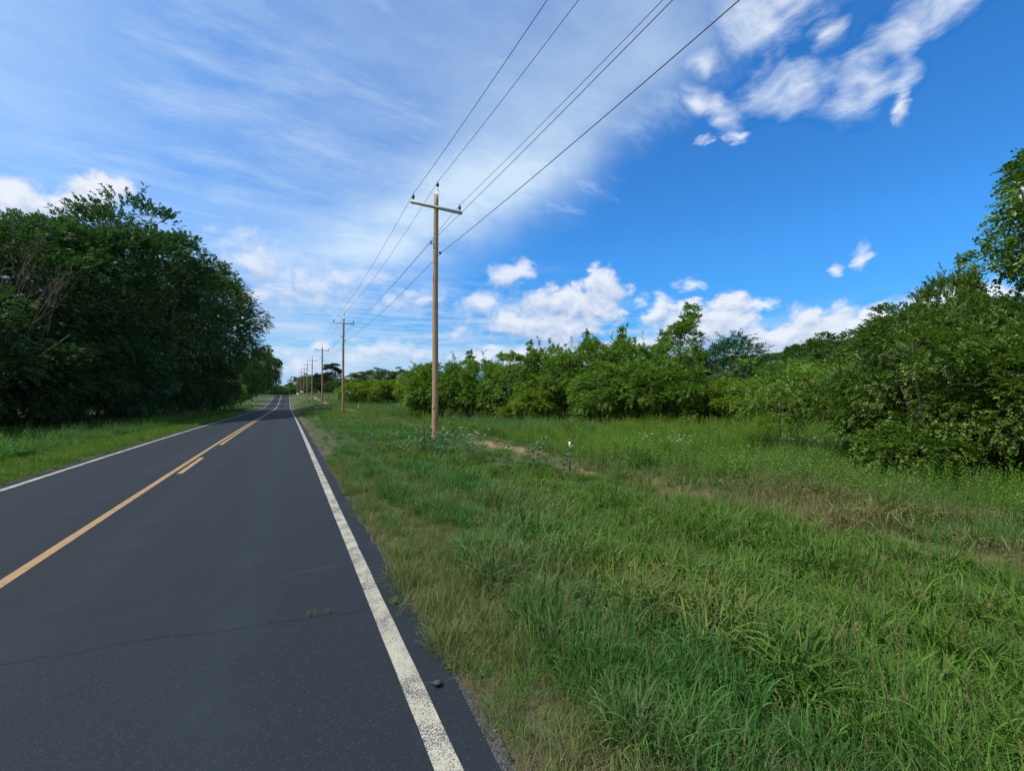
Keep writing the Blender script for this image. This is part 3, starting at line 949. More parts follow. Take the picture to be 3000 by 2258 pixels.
# bushes round the clearing
for key, x, y, H, W, lab in [
    ('hedgey', 29.6, 16.9, 3.9, 4.4, 'yellow green bush behind the thin sapling'),
    ('hedgey', 31.0, 14.6, 3.8, 4.8, 'bright yellow green bush at the back of the clearing'),
    ('hedge0', 33.6, 13.4, 3.9, 4.8, 'pale green bush at the back of the clearing under the far hill trees'),
    ('hedgey', 27.2, 11.6, 3.4, 4.2, 'low yellow green bush half hidden by the big dark bushes'),
    ('hedge1', 36.5, 17.5, 4.8, 5.2, 'taller green bush behind the yellow green bushes'),
]:
    tree(key, 'bush', x, y, H, W, lab, 'bush', 'bushes round the clearing')
tree('sapling', 'thin_sapling', 15.4, 8.2, 3.6, 3.0, 'thin forked sapling standing alone in the grass clearing', 'sapling')

for key, x, y, H, W, lab in [
    ('near1', 15.3, 5.7, 3.2, 2.9, 'loose bush next to the thin sapling, at the edge of the big bushes'),
    ('near0', 15.1, 4.5, 4.8, 3.6, 'tallest dark bush by the clearing, twigs sticking out of its top'),
    ('near1', 15.8, 3.4, 4.1, 3.4, 'dark glossy bush between the tallest bush and the vine covered tree'),
    ('near0', 15.1, 2.1, 3.8, 3.4, 'dark bush below the hanging vine covered tree'),
    ('near1', 14.5, 0.9, 3.6, 3.4, 'dark bush cut by the photo edge under the vine covered tree'),
    ('neary', 13.6, 4.3, 1.4, 2.2, 'low bright leafed bush lit at the foot of the tallest dark bush'),
    ('near1', 18.1, 5.5, 4.1, 4.1, 'second row dark bush behind the tallest dark bush'),
    ('near0', 18.4, 2.6, 4.9, 4.5, 'second row bush below the vine covered tree'),
]:
    tree(key, 'bush', x, y, H, W, lab, 'bush', 'dark bushes on the field side')
tree('near0', 'bush', 18.7, 4.6, 6.5, 2.7, 'upright leafy bush top standing just below the hanging branches', 'bush', 'dark bushes on the field side')
tree('vine', 'vine_covered_tree', 21.0, 1.5, 10.9, 6.3, 'tall tree with large hanging leaves reaching in from the photo edge', 'tree')
for key, x, y, H, W, lab in [
    ('far0', 41, 12.2, 9.2, 7.5, 'green tree behind the dark bushes, above the tallest one'),
    ('far1', 38, 8.2, 8.6, 7.5, 'rounded olive tree behind the vine covered tree'),
    ('far0', 36, 5.4, 8.0, 7.5, 'green tree behind the bushes, nearest the photo edge'),
    ('far1', 33, 2.0, 8.2, 7.5, 'green tree behind the bushes, cut by the photo edge'),
    ('hedge0', 29.5, 8.6, 4.4, 5.2, 'pale green bushy tree between the dark bushes and the olive tree'),
]:
    tree(key, 'broadleaf_tree', x, y, H, W, lab, 'tree', 'trees behind the dark bushes')
hill = [('far0', 100.5, 55, 9.5, 13, 'round tree on the far hill, first past the dark drooping tree'),
        ('far1', 104, 47.5, 11.5, 12, 'dark upright tree on the far hill above the yellow bushes'),
        ('far0', 108, 42, 12.0, 14, 'broad tree on the far hill beside the dark upright one'),
        ('far1', 108, 35, 14.5, 14, 'tree on the far hill just clearing the tallest dark bush'),
        ('far0', 92, 28, 13.5, 13, 'big tree on the hill slope behind the tallest dark bush'),
        ('far1', 82, 22, 12.5, 12, 'big tree on the hill slope above the dark bushes'),
        ('far0', 74, 15, 12.5, 12, 'big tree on the hill slope behind the vine covered tree')]
for key, x, y, H, W, lab in hill:
    tree(key, 'broadleaf_tree', x, y, H, W, lab, 'tree', 'trees on the far hill')
for i, (x, y, H) in enumerate([(92, 60, 9), (84, 66, 8), (118, 52, 13), (120, 40, 14), (98, 20, 13), (90, 10, 13), (70, 70, 7.5), (60, 28, 8.5), (56, 20, 8.5), (52, 13, 8.5)]):
    tree(('far0', 'far1')[i % 2], 'broadleaf_tree', x, y, H, 12 if x > 65 else 9, 'green tree low on the far hill, mostly hidden behind nearer bushes', 'tree', 'half hidden trees on the far hill')

# distance along the road
for key, x, y, H, W, lab in [
    ('hedgey', 12.6, 92.0, 5.0, 8, 'bright yellow green bush beyond the second pole, touching the pole line'),
    ('hedgey', 16.4, 88.5, 5.6, 8, 'bright yellow green bush in the middle of the far bush row'),
    ('hedge0', 20.4, 88.5, 5.2, 8, 'green bush at the far end of the row, next to the hedge'),
    ('hedge1', 23.5, 84.0, 5.0, 8, 'grey green bush showing between the far bush row and the hedge'),
]:
    tree(key, 'bush', x, y, H, W, lab, 'bush', 'bushes beyond the second pole')
tree('pine', 'pine_tree', 24.5, 282, 22.5, 15, 'dark flat layered pine rising above the distant wood', 'pine tree')
tree('pine', 'pine_tree', 18.5, 290, 15.5, 13, 'lower dark pine beside the tall layered pine', 'pine tree')
far_list = [(7.5, 395, 19, 16), (12, 382, 20, 15), (17, 370, 19, 15), (22, 345, 18, 15), (26, 320, 15, 15), (29, 262, 11, 14), (34, 246, 13, 15),
            (41, 240, 15, 16), (47, 230, 14.5, 15), (54, 222, 14.5, 15), (62, 218, 14, 15), (70, 215, 14.5, 16), (36, 205, 7.5, 12), (44, 195, 7.5, 12),
            (52, 185, 7.5, 12), (60, 178, 8, 12), (29, 200, 7, 11), (80, 205, 15, 16), (66, 165, 8, 12), (2, 410, 15, 14), (-4, 420, 13, 14), (-9, 300, 9, 12), (-15, 285, 9, 12), (-22, 262, 10, 12), (-4, 335, 9, 11), (33, 225, 8, 14), (42, 214, 8, 14), (52, 206, 8, 14), (24, 250, 8, 13), (76, 190, 9, 15)]
for i, (x, y, H, W) in enumerate(far_list):
    lab = 'dark tree of the distant wood at the road end' if (x < 24 and y > 280) or x < 0 else ('low bright tree in front of the distant wood' if H < 9 else 'rounded green tree of the distant wood behind the pole line')
    tree(('far0', 'far1')[i % 2], 'broadleaf_tree', x, y, H, W, lab, 'tree', 'trees of the distant wood')

# ---------------------------------------------------------------- utility poles and lines
m_pole = bpy.data.materials.new('weathered_pole_wood'); m_pole.use_nodes = True; m_pole.node_tree.nodes.clear()
b = NB(m_pole.node_tree)
out = b.new('ShaderNodeOutputMaterial'); p = b.new('ShaderNodeBsdfPrincipled')
m_pole.node_tree.links.new(p.outputs[0], out.inputs[0])
t = b.new('ShaderNodeTexCoord').outputs['Object']
g1 = b.noise(b.mapping(t, (0, 0, 0), (0, 0, 0), (1, 1, 0.06)), 26.0, 5, 0.65)
g2 = b.noise(b.mapping(t, (3, 0, 0), (0, 0, 0), (1, 1, 0.25)), 5.0, 4, 0.6)
g3 = b.noise(b.mapping(t, (0, 4, 1), (0, 0, 0), (1, 1, 0.16)), 9.0, 4, 0.7)
c = b.mix(g1, (0.18, 0.112, 0.062), (0.40, 0.275, 0.165))
c = b.mix(b.mr(g2, 0.4, 0.7, 0, 0.6), c, (0.25, 0.215, 0.165))
c = b.mix(b.mr(g3, 0.56, 0.68, 0, 0.85), c, (0.060, 0.038, 0.026))
g4 = b.noise(b.mapping(t, (1, 2, 0), (0, 0, 0), (1, 1, 0.03)), 60.0, 3, 0.6)
c = b.mix(b.mr(g4, 0.55, 0.72, 0, 0.6), c, (0.07, 0.05, 0.035))
b.put(p.inputs['Base Color'], c); p.inputs['Roughness'].default_value = 0.85
bump(b, p, g1, 0.6, 0.01)
m_arm = plain('pale_grey_crossarm', (0.40, 0.40, 0.39), 0.6, 0.15, 14)
m_ins = plain('dark_grey_porcelain', (0.045, 0.05, 0.06), 0.3, 0.2)
m_galv = plain('galvanised_steel', (0.42, 0.44, 0.46), 0.4, 0.2, 20, 0.6)
m_wire = plain('aluminium_wire', (0.10, 0.11, 0.13), 0.5, 0.1)
m_band = plain('yellow_tag_metal', (0.60, 0.40, 0.05), 0.5, 0.1)

PX, PY0, SPAN = 6.06, 18.57, 35.6
HP = 11.60


def insulator(mb, c):
    mb.lathe([(0.012, -0.10), (0.014, 0.05), (0.055, 0.055), (0.068, 0.075), (0.060, 0.10), (0.072, 0.12), (0.080, 0.14), (0.072, 0.165), (0.055, 0.175), (0.058, 0.20), (0.045, 0.215), (0.03, 0.225), (0.045, 0.24), (0.03, 0.275), (0.0, 0.28)], c, 14)


def make_pole(label):
    e = tag(link('utility_pole', None), label, 'utility pole', 'utility poles along the road')
    z = np.linspace(-0.3, HP, 24)
    r = np.interp(z, [-0.3, 0, 1.5, HP], [0.158, 0.155, 0.147, 0.108])
    mb = MB(); mb.tube(np.stack([0.012 * np.sin(z * 0.7), 0.01 * np.cos(z * 0.5), z], -1), r, 20)
    mb.build('shaft', m_pole, e, True)
    az_ = 10.92
    mb = MB()
    mb.box((0, -0.17, az_), (2.5, 0.10, 0.125))
    mb.build('crossarm', m_arm, e)
    mb = MB(); mb.tube([(0, -0.24, az_), (0, 0.15, az_)], 0.014, 8); mb.box((0, -0.225, az_), (0.06, 0.012, 0.06))
    mb.build('arm_bolt', m_galv, e)
    for s in (-1, 1):
        mb = MB(); insulator(mb, (s * 1.13, -0.17, az_ + 0.11)); o = mb.build('insulator', m_ins, e, True)
        mb = MB(); mb.tube([(s * 1.13, -0.17, az_ - 0.13), (s * 1.13, -0.17, az_ + 0.10)], 0.011, 6); mb.build('pin', m_galv, o)
    mb = MB(); mb.box((0.035, -0.125, HP - 0.08), (0.06, 0.022, 0.62)); mb.tube([(0.035, -0.125, HP + 0.2), (0.035, -0.125, HP + 0.3)], 0.02, 8)
    mb.build('top_bracket', m_galv, e)
    mb = MB(); insulator(mb, (0.035, -0.125, HP + 0.30)); mb.build('insulator', m_ins, e, True)
    mb = MB()
    for dz in (-0.075, 0.075):
        mb.box((-0.19, -0.02, 9.28 + dz), (0.16, 0.04, 0.012))
    mb.lathe([(0.0, -0.06), (0.045, -0.055), (0.028, 0.0), (0.045, 0.055), (0.0, 0.06)], (-0.235, -0.02, 9.28), 10)
    mb.tube([(-0.15, -0.02, 9.28), (0.18, -0.02, 9.23)], 0.008, 6)
    mb.build('spool', m_ins, e)
    mb = MB(); mb.tube([(-0.18, 0, 8.86), (0.2, 0, 8.86)], 0.009, 6); mb.box((0.205, -0.02, 8.86), (0.09, 0.09, 0.07)); mb.lathe([(0.0, -0.06), (0.035, -0.05), (0.035, 0.05), (0.0, 0.06)], (0.235, -0.02, 8.85), 8)
    mb.build('cable_clamp', m_ins, e)
    return e


pole0 = make_pole('nearest wooden utility pole with crossarm, standing tall in the grass')
mb = MB(); mb.box((-0.12, -0.105, 1.55), (0.11, 0.02, 0.03), Matrix.Rotation(R(-48), 3, 'Z')); mb.box((-0.125, -0.1, 1.62), (0.06, 0.012, 0.05), Matrix.Rotation(R(-48), 3, 'Z'))
mb.build('tag_plate', m_band, pole0)
ordn = ['second', 'third', 'fourth', 'fifth', 'sixth', 'seventh', 'eighth', 'ninth', 'tenth']
rp = random.Random(3)
tops = []
for i in range(10):
    y = PY0 + SPAN * i
    x = PX + (0 if i == 0 else rp.uniform(-0.12, 0.12))
    z = float(ground_z(x, y))
    if i == 0:
        o = pole0
    else:
        o = copy_tree(pole0)
        for ch in list(o.children):
            if ch.name.startswith('tag_plate'):
                bpy.data.objects.remove(ch)
        o['label'] = ordn[i - 1] + ' wooden utility pole along the road, counted from the nearest'
        o.rotation_euler = (rp.uniform(-.008, .008), rp.uniform(-.01, .01), 0)
    o.location = (x, y, z)
    tops.append((x, y, z))
tops = [(PX, PY0 - SPAN, -0.27)] + tops
for (ox, oy, oz, sag, rad, lab) in [
    (-1.13, -0.17, 11.29, 0.55, 0.0095, 'thin wire on the road side end of the crossarms'),
    (0.035, -0.125, HP + 0.56, 0.55, 0.0095, 'topmost thin wire running over the pole tops'),
    (1.13, -0.17, 11.29, 0.50, 0.0095, 'thin wire on the field side end of the crossarms'),
    (-0.25, -0.02, 9.28, 0.32, 0.0095, 'lower wire held by the spools on the road side of the poles'),
    (0.245, -0.02, 8.85, 0.42, 0.0125, 'lowest and thickest cable on the field side of the poles'),
]:
    P = []
    for k in range(len(tops) - 1):
        a = np.array(tops[k]) + (ox, oy, oz); c_ = np.array(tops[k + 1]) + (ox, oy, oz)
        for t_ in np.linspace(0, 1, 17)[: 17 if k == len(tops) - 2 else 16]:
            q = a * (1 - t_) + c_ * t_
            q[2] -= sag * 4 * t_ * (1 - t_)
            P.append(q)
    mb = MB(); mb.tube(P, rad, 5)
    tag(mb.build('power_line', m_wire, None, True), lab, 'power line', 'wires along the pole line')

# ---------------------------------------------------------------- small roadside things
m_post = plain('dark_brown_post', (0.075, 0.055, 0.040), 0.7, 0.3)
m_label = plain('white_post_label', (0.74, 0.76, 0.76), 0.5, 0.05)
m_black = plain('black_print', (0.02, 0.02, 0.022), 0.6, 0.1)
m_orange = plain('orange_marker_plastic', (0.60, 0.10, 0.03), 0.5, 0.15)
m_white_sign = plain('white_sign_board', (0.78, 0.79, 0.80), 0.5, 0.05)
m_brown = plain('brown_sign_wood', (0.16, 0.10, 0.06), 0.8, 0.25)

x, y = 7.0, 9.4
e = tag(link('marker_post', None, None, (x, y, float(ground_z(x, y))), R(-38)), 'slim dark marker post with a white label on top, in the grass', 'marker post')
mb = MB(); mb.box((0, 0, 0.34), (0.044, 0.022, 0.98)); mb.box((0, -0.004, 0.835), (0.038, 0.02, 0.012)); mb.build('post', m_post, e)
mb = MB(); mb.box((0, -0.0145, 0.745), (0.047, 0.005, 0.175)); lb = mb.build('label_plate', m_label, e)
mb = MB()
for (px_, pz_, w_, h_) in [(0.0, 0.80, 0.022, 0.008), (0.008, 0.79, 0.008, 0.022), (0.0, 0.775, 0.02, 0.007), (-0.008, 0.762, 0.008, 0.02), (0.0, 0.735, 0.026, 0.006), (-0.004, 0.715, 0.016, 0.006)]:
    mb.box((px_, -0.018, pz_), (w_, 0.002, h_))
mb.build('print', m_black, lb)

x, y = 8.8, 61
e = tag(link('marker_stake', None, None, (x, y, float(ground_z(x, y))), R(-20)), 'small orange marker stake on the pale bare strip by the second pole', 'marker stake')
mb = MB(); mb.lathe([(0.055, -0.1), (0.055, 0.5), (0.07, 0.52), (0.07, 0.86), (0.05, 0.92), (0.0, 0.93)], (0, 0, 0), 10); mb.build('post', m_orange, e, True)
mb = MB(); mb.box((0, -0.072, 0.42), (0.09, 0.012, 0.34)); mb.build('label_plate', m_label, e)

for k, (x, y, w, h, lab) in enumerate([(3.6, 178, 0.95, 0.55, 'small white roadside sign tilted low in the grass near the crest'),
                                       (5.2, 190, 0.90, 0.60, 'small white roadside sign further up, close to the pole line')]):
    e = tag(link('roadside_sign', None, None, (x, y, float(ground_z(x, y))), R(4 - 8 * k)), lab, 'sign', 'small white signs near the road crest')
    mb = MB(); mb.box((0, 0, 0.95), (w, 0.02, h)); mb.build('panel', m_white_sign, e)
    for s in (-1, 1):
        mb = MB(); mb.tube([(s * w * .35, 0.02, -0.2), (s * w * .35, 0.02, 0.95)], 0.014, 6); mb.build('leg', m_galv, e)
x, y = -6.6, 236
e = tag(link('wooden_sign', None, None, (x, y, float(ground_z(x, y)))), 'brown wooden signpost on the far verge at the road crest', 'sign')
mb = MB(); mb.box((0, 0, 0.9), (0.22, 0.2, 2.2)); mb.build('post', m_brown, e)
mb = MB(); mb.box((0.1, -0.14, 1.85), (1.1, 0.06, 0.42)); mb.build('board', m_brown, e)
# scrap on the asphalt edge
r_ = np.random.default_rng(2)
mb = MB()
ang = np.linspace(0, 2 * np.pi, 9)[:-1]
mb.tube([(0, 0, -0.002), (0.004, 0.002, 0.012), (0.01, 0.0, 0.024), (0.012, 0.0, 0.030)], [0.026, 0.030, 0.018, 0.004], 9)
mb.tube([(0.0, 0.0, 0.012), (-0.03, 0.02, 0.016), (-0.05, 0.045, 0.008)], [0.006, 0.004, 0.002], 5)
mb.build('pebble', plain('dark_stone', (0.04, 0.035, 0.03), 0.8, 0.6, 60), None, loc=(0.845, 2.52, 0.0))
o = bpy.data.objects['pebble']; o.scale = (1.0, 0.8, 0.55); tag(o, 'dark clod of dirt lying on the asphalt beside the white edge line', 'clod')

# ---------------------------------------------------------------- grass
def blades(r, n, rad, ln, wd, lean, bend, seg=4, stems=False):
    """curved grass blades; returns V, quads, tris, shade"""
    a0 = r.uniform(0, 2 * np.pi, n); rr = rad * np.sqrt(r.uniform(size=n))
    bx, by = rr * np.cos(a0), rr * np.sin(a0)
    az_ = a0 + r.normal(0, 1.3, n)
    L = r.uniform(*ln, n); w = r.uniform(*wd, n)
    th0 = np.abs(r.normal(0, lean, n)); k = r.uniform(*bend, n)
    x = np.zeros(n); z = np.zeros(n)
    cx, sy = np.cos(az_), np.sin(az_)
    rows = []
    for i in range(seg + 1):
        t = i / seg
        if i:
            th = np.minimum(th0 + k * ((t + (i - 1) / seg) / 2) ** 1.4, 2.6)
            x = x + L / seg * np.sin(th); z = z + L / seg * np.cos(th)
        if i < seg:
            ww = w * (0.65 + 0.9 * t if t < 0.4 else 1.0 - (t - 0.4) * 1.1) * 0.5
            tw = 0.35 * np.sin(az_ * 3)
            for s in (-1, 1):
                rows.append(np.stack([bx + cx * x - s * sy * ww, by + sy * x + s * cx * ww, z + s * ww * tw], -1))
        else:
            rows.append(np.stack([bx + cx * x, by + sy * x, z], -1))
    V = np.stack(rows, 1)                     # n, 2*seg+1, 3
    m = V.shape[1]
    base = (np.arange(n) * m)[:, None]
    Q = np.concatenate([base + np.array([[2 * i, 2 * i + 1, 2 * i + 3, 2 * i + 2]]) for i in range(seg - 1)])
    T = base + np.array([[2 * seg - 2, 2 * seg - 1, 2 * seg]])
    sh = np.repeat(r.uniform(0, 0.9, n), m)
    return V.reshape(-1, 3), Q, T, sh


def tuft(name, mat, seed, parts):
    r = np.random.default_rng(seed)
    Vs, Qs, Ts, Ss, n = [], [], [], [], 0
    for pt in parts:
        if pt[0] == 'b':
            V, Q, T, S = blades(r, *pt[1:])
        elif pt[0] == 's':                     # seed stalks with a small plume
            _, cnt, rad, hh = pt
            V, Q, T, S = blades(r, cnt, rad, hh, (0.0025, 0.0035), 0.12, (0.1, 0.5), 4)
            S[:] = 0.95
            tips = V.reshape(cnt, -1, 3)[:, -1]
            k = 14
            P = np.repeat(tips, k, 0) - np.array([0, 0, 1.0]) * np.tile(np.linspace(0, 0.085, k), cnt)[:, None]
            a = r.uniform(0, 6.28, cnt * k)
            A = unit(np.stack([np.cos(a) * 0.6, np.sin(a) * 0.6, np.full(cnt * k, 0.9)], -1))
            V2, F2 = leaf_kites(P, A, unit(r.normal(size=P.shape)), np.full(cnt * k, 0.018), np.full(cnt * k, 0.006))
            T = np.concatenate([T, F2 + len(V)]); V = np.concatenate([V, V2]); S = np.concatenate([S, np.full(len(V2), 0.95)])
        else:                                  # 'w' leafy upright weeds: count, radius, height, leaf length, leaf width, leaves
            _, cnt, rad, hh, ll, lw, nl = pt
            P, A, N, LN, WD, SH = [], [], [], [], [], []
            V, Q, T, S = blades(r, cnt, rad, hh, (0.005, 0.007), 0.10, (0.0, 0.35), 4)
            st = V.reshape(cnt, -1, 3)
            for q in range(cnt):
                b0 = st[q, 0]; b1 = st[q, -1]
                t_ = np.linspace(0.12, 1.0, nl)
                a = np.arange(nl) * 2.4 + r.uniform(0, 6)
                P.append(b0 * (1 - t_)[:, None] + b1 * t_[:, None])
                up_ = 0.15 + 0.9 * t_ ** 3
                A.append(unit(np.stack([np.cos(a), np.sin(a), up_ + r.normal(0, .15, nl)], -1)))
                N.append(unit(np.stack([-np.cos(a) * 0.3, -np.sin(a) * 0.3, np.ones(nl)], -1) + r.normal(0, .2, (nl, 3))))
                LN.append(r.uniform(*ll, nl) * (1.0 - 0.45 * t_)); WD.append(r.uniform(*lw, nl))
                SH.append(np.full(nl, r.uniform(0, .5)) + r.uniform(0, .4, nl))
            V2, F2 = leaf_kites(np.concatenate(P), np.concatenate(A), np.concatenate(N), np.concatenate(LN), np.concatenate(WD))
            T = np.concatenate([T, F2 + len(V)]); V = np.concatenate([V, V2]); S = np.concatenate([S * 0.6, np.repeat(np.concatenate(SH), 4)])
        Vs.append(V); Qs.append(Q + n); Ts.append(T + n); Ss.append(S); n += len(V)
    me = mk_mesh(name, np.concatenate(Vs), [np.concatenate(Qs), np.concatenate(Ts)], [mat], {'shade': np.concatenate(Ss)})
    return bpy.data.objects.new(name, me)


STRAW = (0.17, 0.15, 0.075)
m_grass = leaf_mat('green_grass', (0.020, 0.078, 0.011), (0.080, 0.215, 0.040), 0.30, 0.6, 0.16, True, STRAW)
m_dry = leaf_mat('dry_grass', (0.105, 0.105, 0.042), (0.26, 0.235, 0.125), 0.25, 0.7, 0.2, True)
m_weed = leaf_mat('weed_leaves', (0.046, 0.122, 0.016), (0.130, 0.270, 0.044), 0.38, 0.6, 0.16, True, STRAW)
m_reed = leaf_mat('blue_green_tall_grass', (0.034, 0.092, 0.038), (0.090, 0.195, 0.080), 0.32, 0.6, 0.16, True, STRAW)

tufts = bpy.data.collections.new('grass_tufts')
TF = [
    tuft('tuft_00', m_grass, 1, [('b', 30, 0.13, (0.17, 0.40), (0.0075, 0.0140), 0.28, (0.8, 2.8), 5)]),            # lush, arching
    tuft('tuft_01', m_grass, 2, [('b', 24, 0.11, (0.20, 0.46), (0.0085, 0.0160), 0.24, (1.0, 3.0), 5), ('s', 1, 0.06, (0.4, 0.6))]),
    tuft('tuft_02', m_grass, 3, [('b', 40, 0.14, (0.14, 0.34), (0.003, 0.0055), 0.30, (0.2, 1.5), 4)]),            # fine
    tuft('tuft_03', m_grass, 4, [('b', 30, 0.14, (0.16, 0.36), (0.003, 0.0055), 0.28, (0.2, 1.4), 4), ('s', 4, 0.10, (0.34, 0.56))]),
    tuft('tuft_04', m_dry, 5, [('b', 34, 0.14, (0.06, 0.22), (0.002, 0.0042), 0.75, (0.2, 1.6), 4)]),              # dry
    tuft('tuft_05', m_grass, 6, [('b', 44, 0.13, (0.04, 0.11), (0.003, 0.006), 0.5, (0.2, 1.4), 3), ('w', 3, 0.09, (0.03, 0.07), (0.03, 0.05), (0.014, 0.024), 6)]),  # mown verge
    tuft('tuft_06', m_weed, 7, [('w', 5, 0.16, (0.38, 0.72), (0.07, 0.12), (0.014, 0.024), 20), ('b', 14, 0.16, (0.2, 0.42), (0.004, 0.008), 0.3, (0.3, 1.6), 4)]),
    tuft('tuft_07', m_weed, 8, [('w', 4, 0.15, (0.30, 0.60), (0.06, 0.10), (0.022, 0.036), 14), ('b', 18, 0.16, (0.2, 0.45), (0.004, 0.008), 0.3, (0.3, 1.6), 4)]),
    tuft('tuft_08', m_reed, 9, [('b', 34, 0.20, (0.30, 0.68), (0.008, 0.014), 0.16, (0.2, 1.4), 5), ('s', 1, 0.12, (0.6, 0.8))]),
    tuft('tuft_09', m_grass, 10, [('w', 4, 0.10, (0.04, 0.12), (0.06, 0.12), (0.02, 0.035), 7), ('b', 10, 0.12, (0.1, 0.25), (0.003, 0.006), 0.4, (0.3, 1.6), 4)]),   # low broadleaf
]
for o in TF:
    tufts.objects.link(o)


def scatter(name, X, Y, kind, scl, tint, label, Z=None):
    Z = ground_z(X, Y) - 0.01 if Z is None else Z
    r = np.random.default_rng(len(X))
    n = len(X)
    me = bpy.data.meshes.new(name)
    me.vertices.add(n)
    me.vertices.foreach_set('co', np.stack([X, Y, Z], -1).astype(np.float32).ravel())
    rot = np.stack([r.normal(0, 0.10, n), r.normal(0, 0.10, n), r.uniform(0, 6.283, n)], -1)
    for nm, ty, v in (('rot', 'FLOAT_VECTOR', rot), ('tint', 'FLOAT_VECTOR', tint), ('scl', 'FLOAT', scl)):
        a = me.attributes.new(nm, ty, 'POINT')
        a.data.foreach_set('vector' if ty == 'FLOAT_VECTOR' else 'value', np.asarray(v, np.float32).ravel())
    a = me.attributes.new('pick', 'INT', 'POINT'); a.data.foreach_set('value', np.asarray(kind, np.int32))
    o = link(name, me)
    o['kind'] = 'stuff'; o['label'] = label
    ng = bpy.data.node_groups.new('scatter', 'GeometryNodeTree')
    ng.interface.new_socket('Geometry', in_out='INPUT', socket_type='NodeSocketGeometry')
    ng.interface.new_socket('Geometry', in_out='OUTPUT', socket_type='NodeSocketGeometry')
    N = ng.nodes; Lk = ng.links
    gi, go = N.new('NodeGroupInput'), N.new('NodeGroupOutput')
    ci = N.new('GeometryNodeCollectionInfo')
    ci.inputs['Collection'].default_value = tufts
    ci.inputs['Separate Children'].default_value = True
    ci.inputs['Reset Children'].default_value = True
    ip = N.new('GeometryNodeInstanceOnPoints')
    ip.inputs['Pick Instance'].default_value = True

    def attr(nm, ty):
        q = N.new('GeometryNodeInputNamedAttribute'); q.data_type = ty
        q.inputs['Name'].default_value = nm
        return [s for s in q.outputs if s.enabled and s.name == 'Attribute'][0]
    Lk.new(gi.outputs[0], ip.inputs['Points'])
    Lk.new(ci.outputs[0], ip.inputs['Instance'])
    Lk.new(attr('pick', 'INT'), ip.inputs['Instance Index'])
    Lk.new(attr('rot', 'FLOAT_VECTOR'), ip.inputs['Rotation'])
    Lk.new(attr('scl', 'FLOAT'), ip.inputs['Scale'])
    Lk.new(ip.outputs[0], go.inputs[0])
    md = o.modifiers.new('scatter', 'NODES'); md.node_group = ng
    return o


def ring_points(r, rings):
    xs, ys = [], []
    for r0, r1, dens in rings:
        n = int(dens * math.radians(150) / 2 * (r1 * r1 - r0 * r0))
        a = np.radians(r.uniform(-48, 102, n)); q = np.sqrt(r.uniform(r0 * r0, r1 * r1, n))
        xs.append(q * np.sin(a)); ys.append(q * np.cos(a))
    return np.concatenate(xs), np.concatenate(ys)


gr = np.random.default_rng(77)
GX, GY = ring_points(gr, [(0.6, 5, 135), (5, 9, 75), (9, 16, 40), (16, 30, 17), (30, 60, 7), (60, 130, 2.2), (130, 260, 0.7)])
vx = gr.uniform(-7.2, -5.3, 7000); vy = gr.uniform(4, 62, 7000)
wx = gr.uniform(1.0, 2.0, 3200); wy = gr.uniform(0.8, 14, 3200)
GX = np.concatenate([GX, vx, wx]); GY = np.concatenate([GY, vy, wy])
edge_r = 0.99 + (fbm(GY * 1.9, GY * 0 + 3, 5, 4) - 0.5) * 0.22
edge_l = -5.20 - (fbm(GY * 1.7, GY * 0 + 8, 6, 4) - 0.5) * 0.16
dist = np.hypot(GX, GY)
keep = (GX > edge_r) | (GX < edge_l)
keep &= (GX > -22) & ~((GX < -13.2) & (GY < 110) & (gr.uniform(size=len(GX)) < 0.8))
GX, GY, dist = GX[keep], GY[keep], dist[keep]
n = len(GX); u = gr.uniform(size=n); u2 = gr.uniform(size=n)
f1 = fbm(GX * 0.35, GY * 0.35, 21, 4); f2 = fbm(GX * 0.9, GY * 0.9, 31, 4); f3 = fbm(GX * 0.16, GY * 0.16, 41, 3); f4 = fbm(GX * 1.9, GY * 1.9, 51, 3)
XR = GX + (fbm(GX * 0.5, GY * 0.4, 61, 3) - 0.5) * 1.1
kind = np.full(n, 2); scl = gr.uniform(0.75, 1.25, n)
dry = np.zeros(n); blu = np.zeros(n); yel = np.zeros(n)
skip = np.zeros(n, bool)


def zone(m, kinds, weights, smin, smax):
    idx = np.where(m)[0]
    kind[idx] = gr.choice(kinds, len(idx), p=np.array(weights) / sum(weights))
    scl[idx] = gr.uniform(smin, smax, len(idx))


R1 = (GX > 0) & (XR < 1.62)
zone(R1, [4, 5, 2], [0.56, 0.18, 0.28], 0.40, 0.80)
skip |= R1 & (GX < 1.22) & (u < 0.30 - 0.9 * (f4 - 0.4))
R2 = (GX > 0) & (XR >= 1.62) & (XR < 2.7)
zone(R2, [2, 3, 4, 9, 0], [0.54, 0.05, 0.30, 0.02, 0.12], 0.62, 1.0)
R3 = (GX > 0) & (XR >= 2.7) & (XR < 7.0)
zone(R3, [0, 1, 2, 3], [0.62, 0.18, 0.20, 0.02], 0.75, 1.2)
lean_fine = R3 & (f2 > 0.55)
zone(lean_fine, [2, 3, 0, 4], [0.50, 0.09, 0.28, 0.14], 0.8, 1.2)
R4 = (GX > 0) & (XR >= 7.0) & (XR < 8.5)
zone(R4, [4, 3, 2, 6, 0], [0.40, 0.12, 0.34, 0.06, 0.2], 0.75, 1.2)
patch = np.max([w_ * smooth((y1 - y0) / 2 + 0.9, (y1 - y0) / 2 - 0.4, np.abs(GY - (y0 + y1) / 2)) for y0, y1, w_ in bare_y], axis=0)
bare = np.exp(-((XR - 7.7) / 0.45) ** 2) * (0.06 + 0.74 * patch)
skip |= R4 & (u < bare)
R5 = (GX > 0) & (XR >= 8.5) & (XR < 13.5)
zone(R5, [6, 7, 2, 1, 3], [0.34, 0.16, 0.22, 0.22, 0.12], 0.75, 1.2)
R6 = (GX > 0) & (XR >= 13.5)
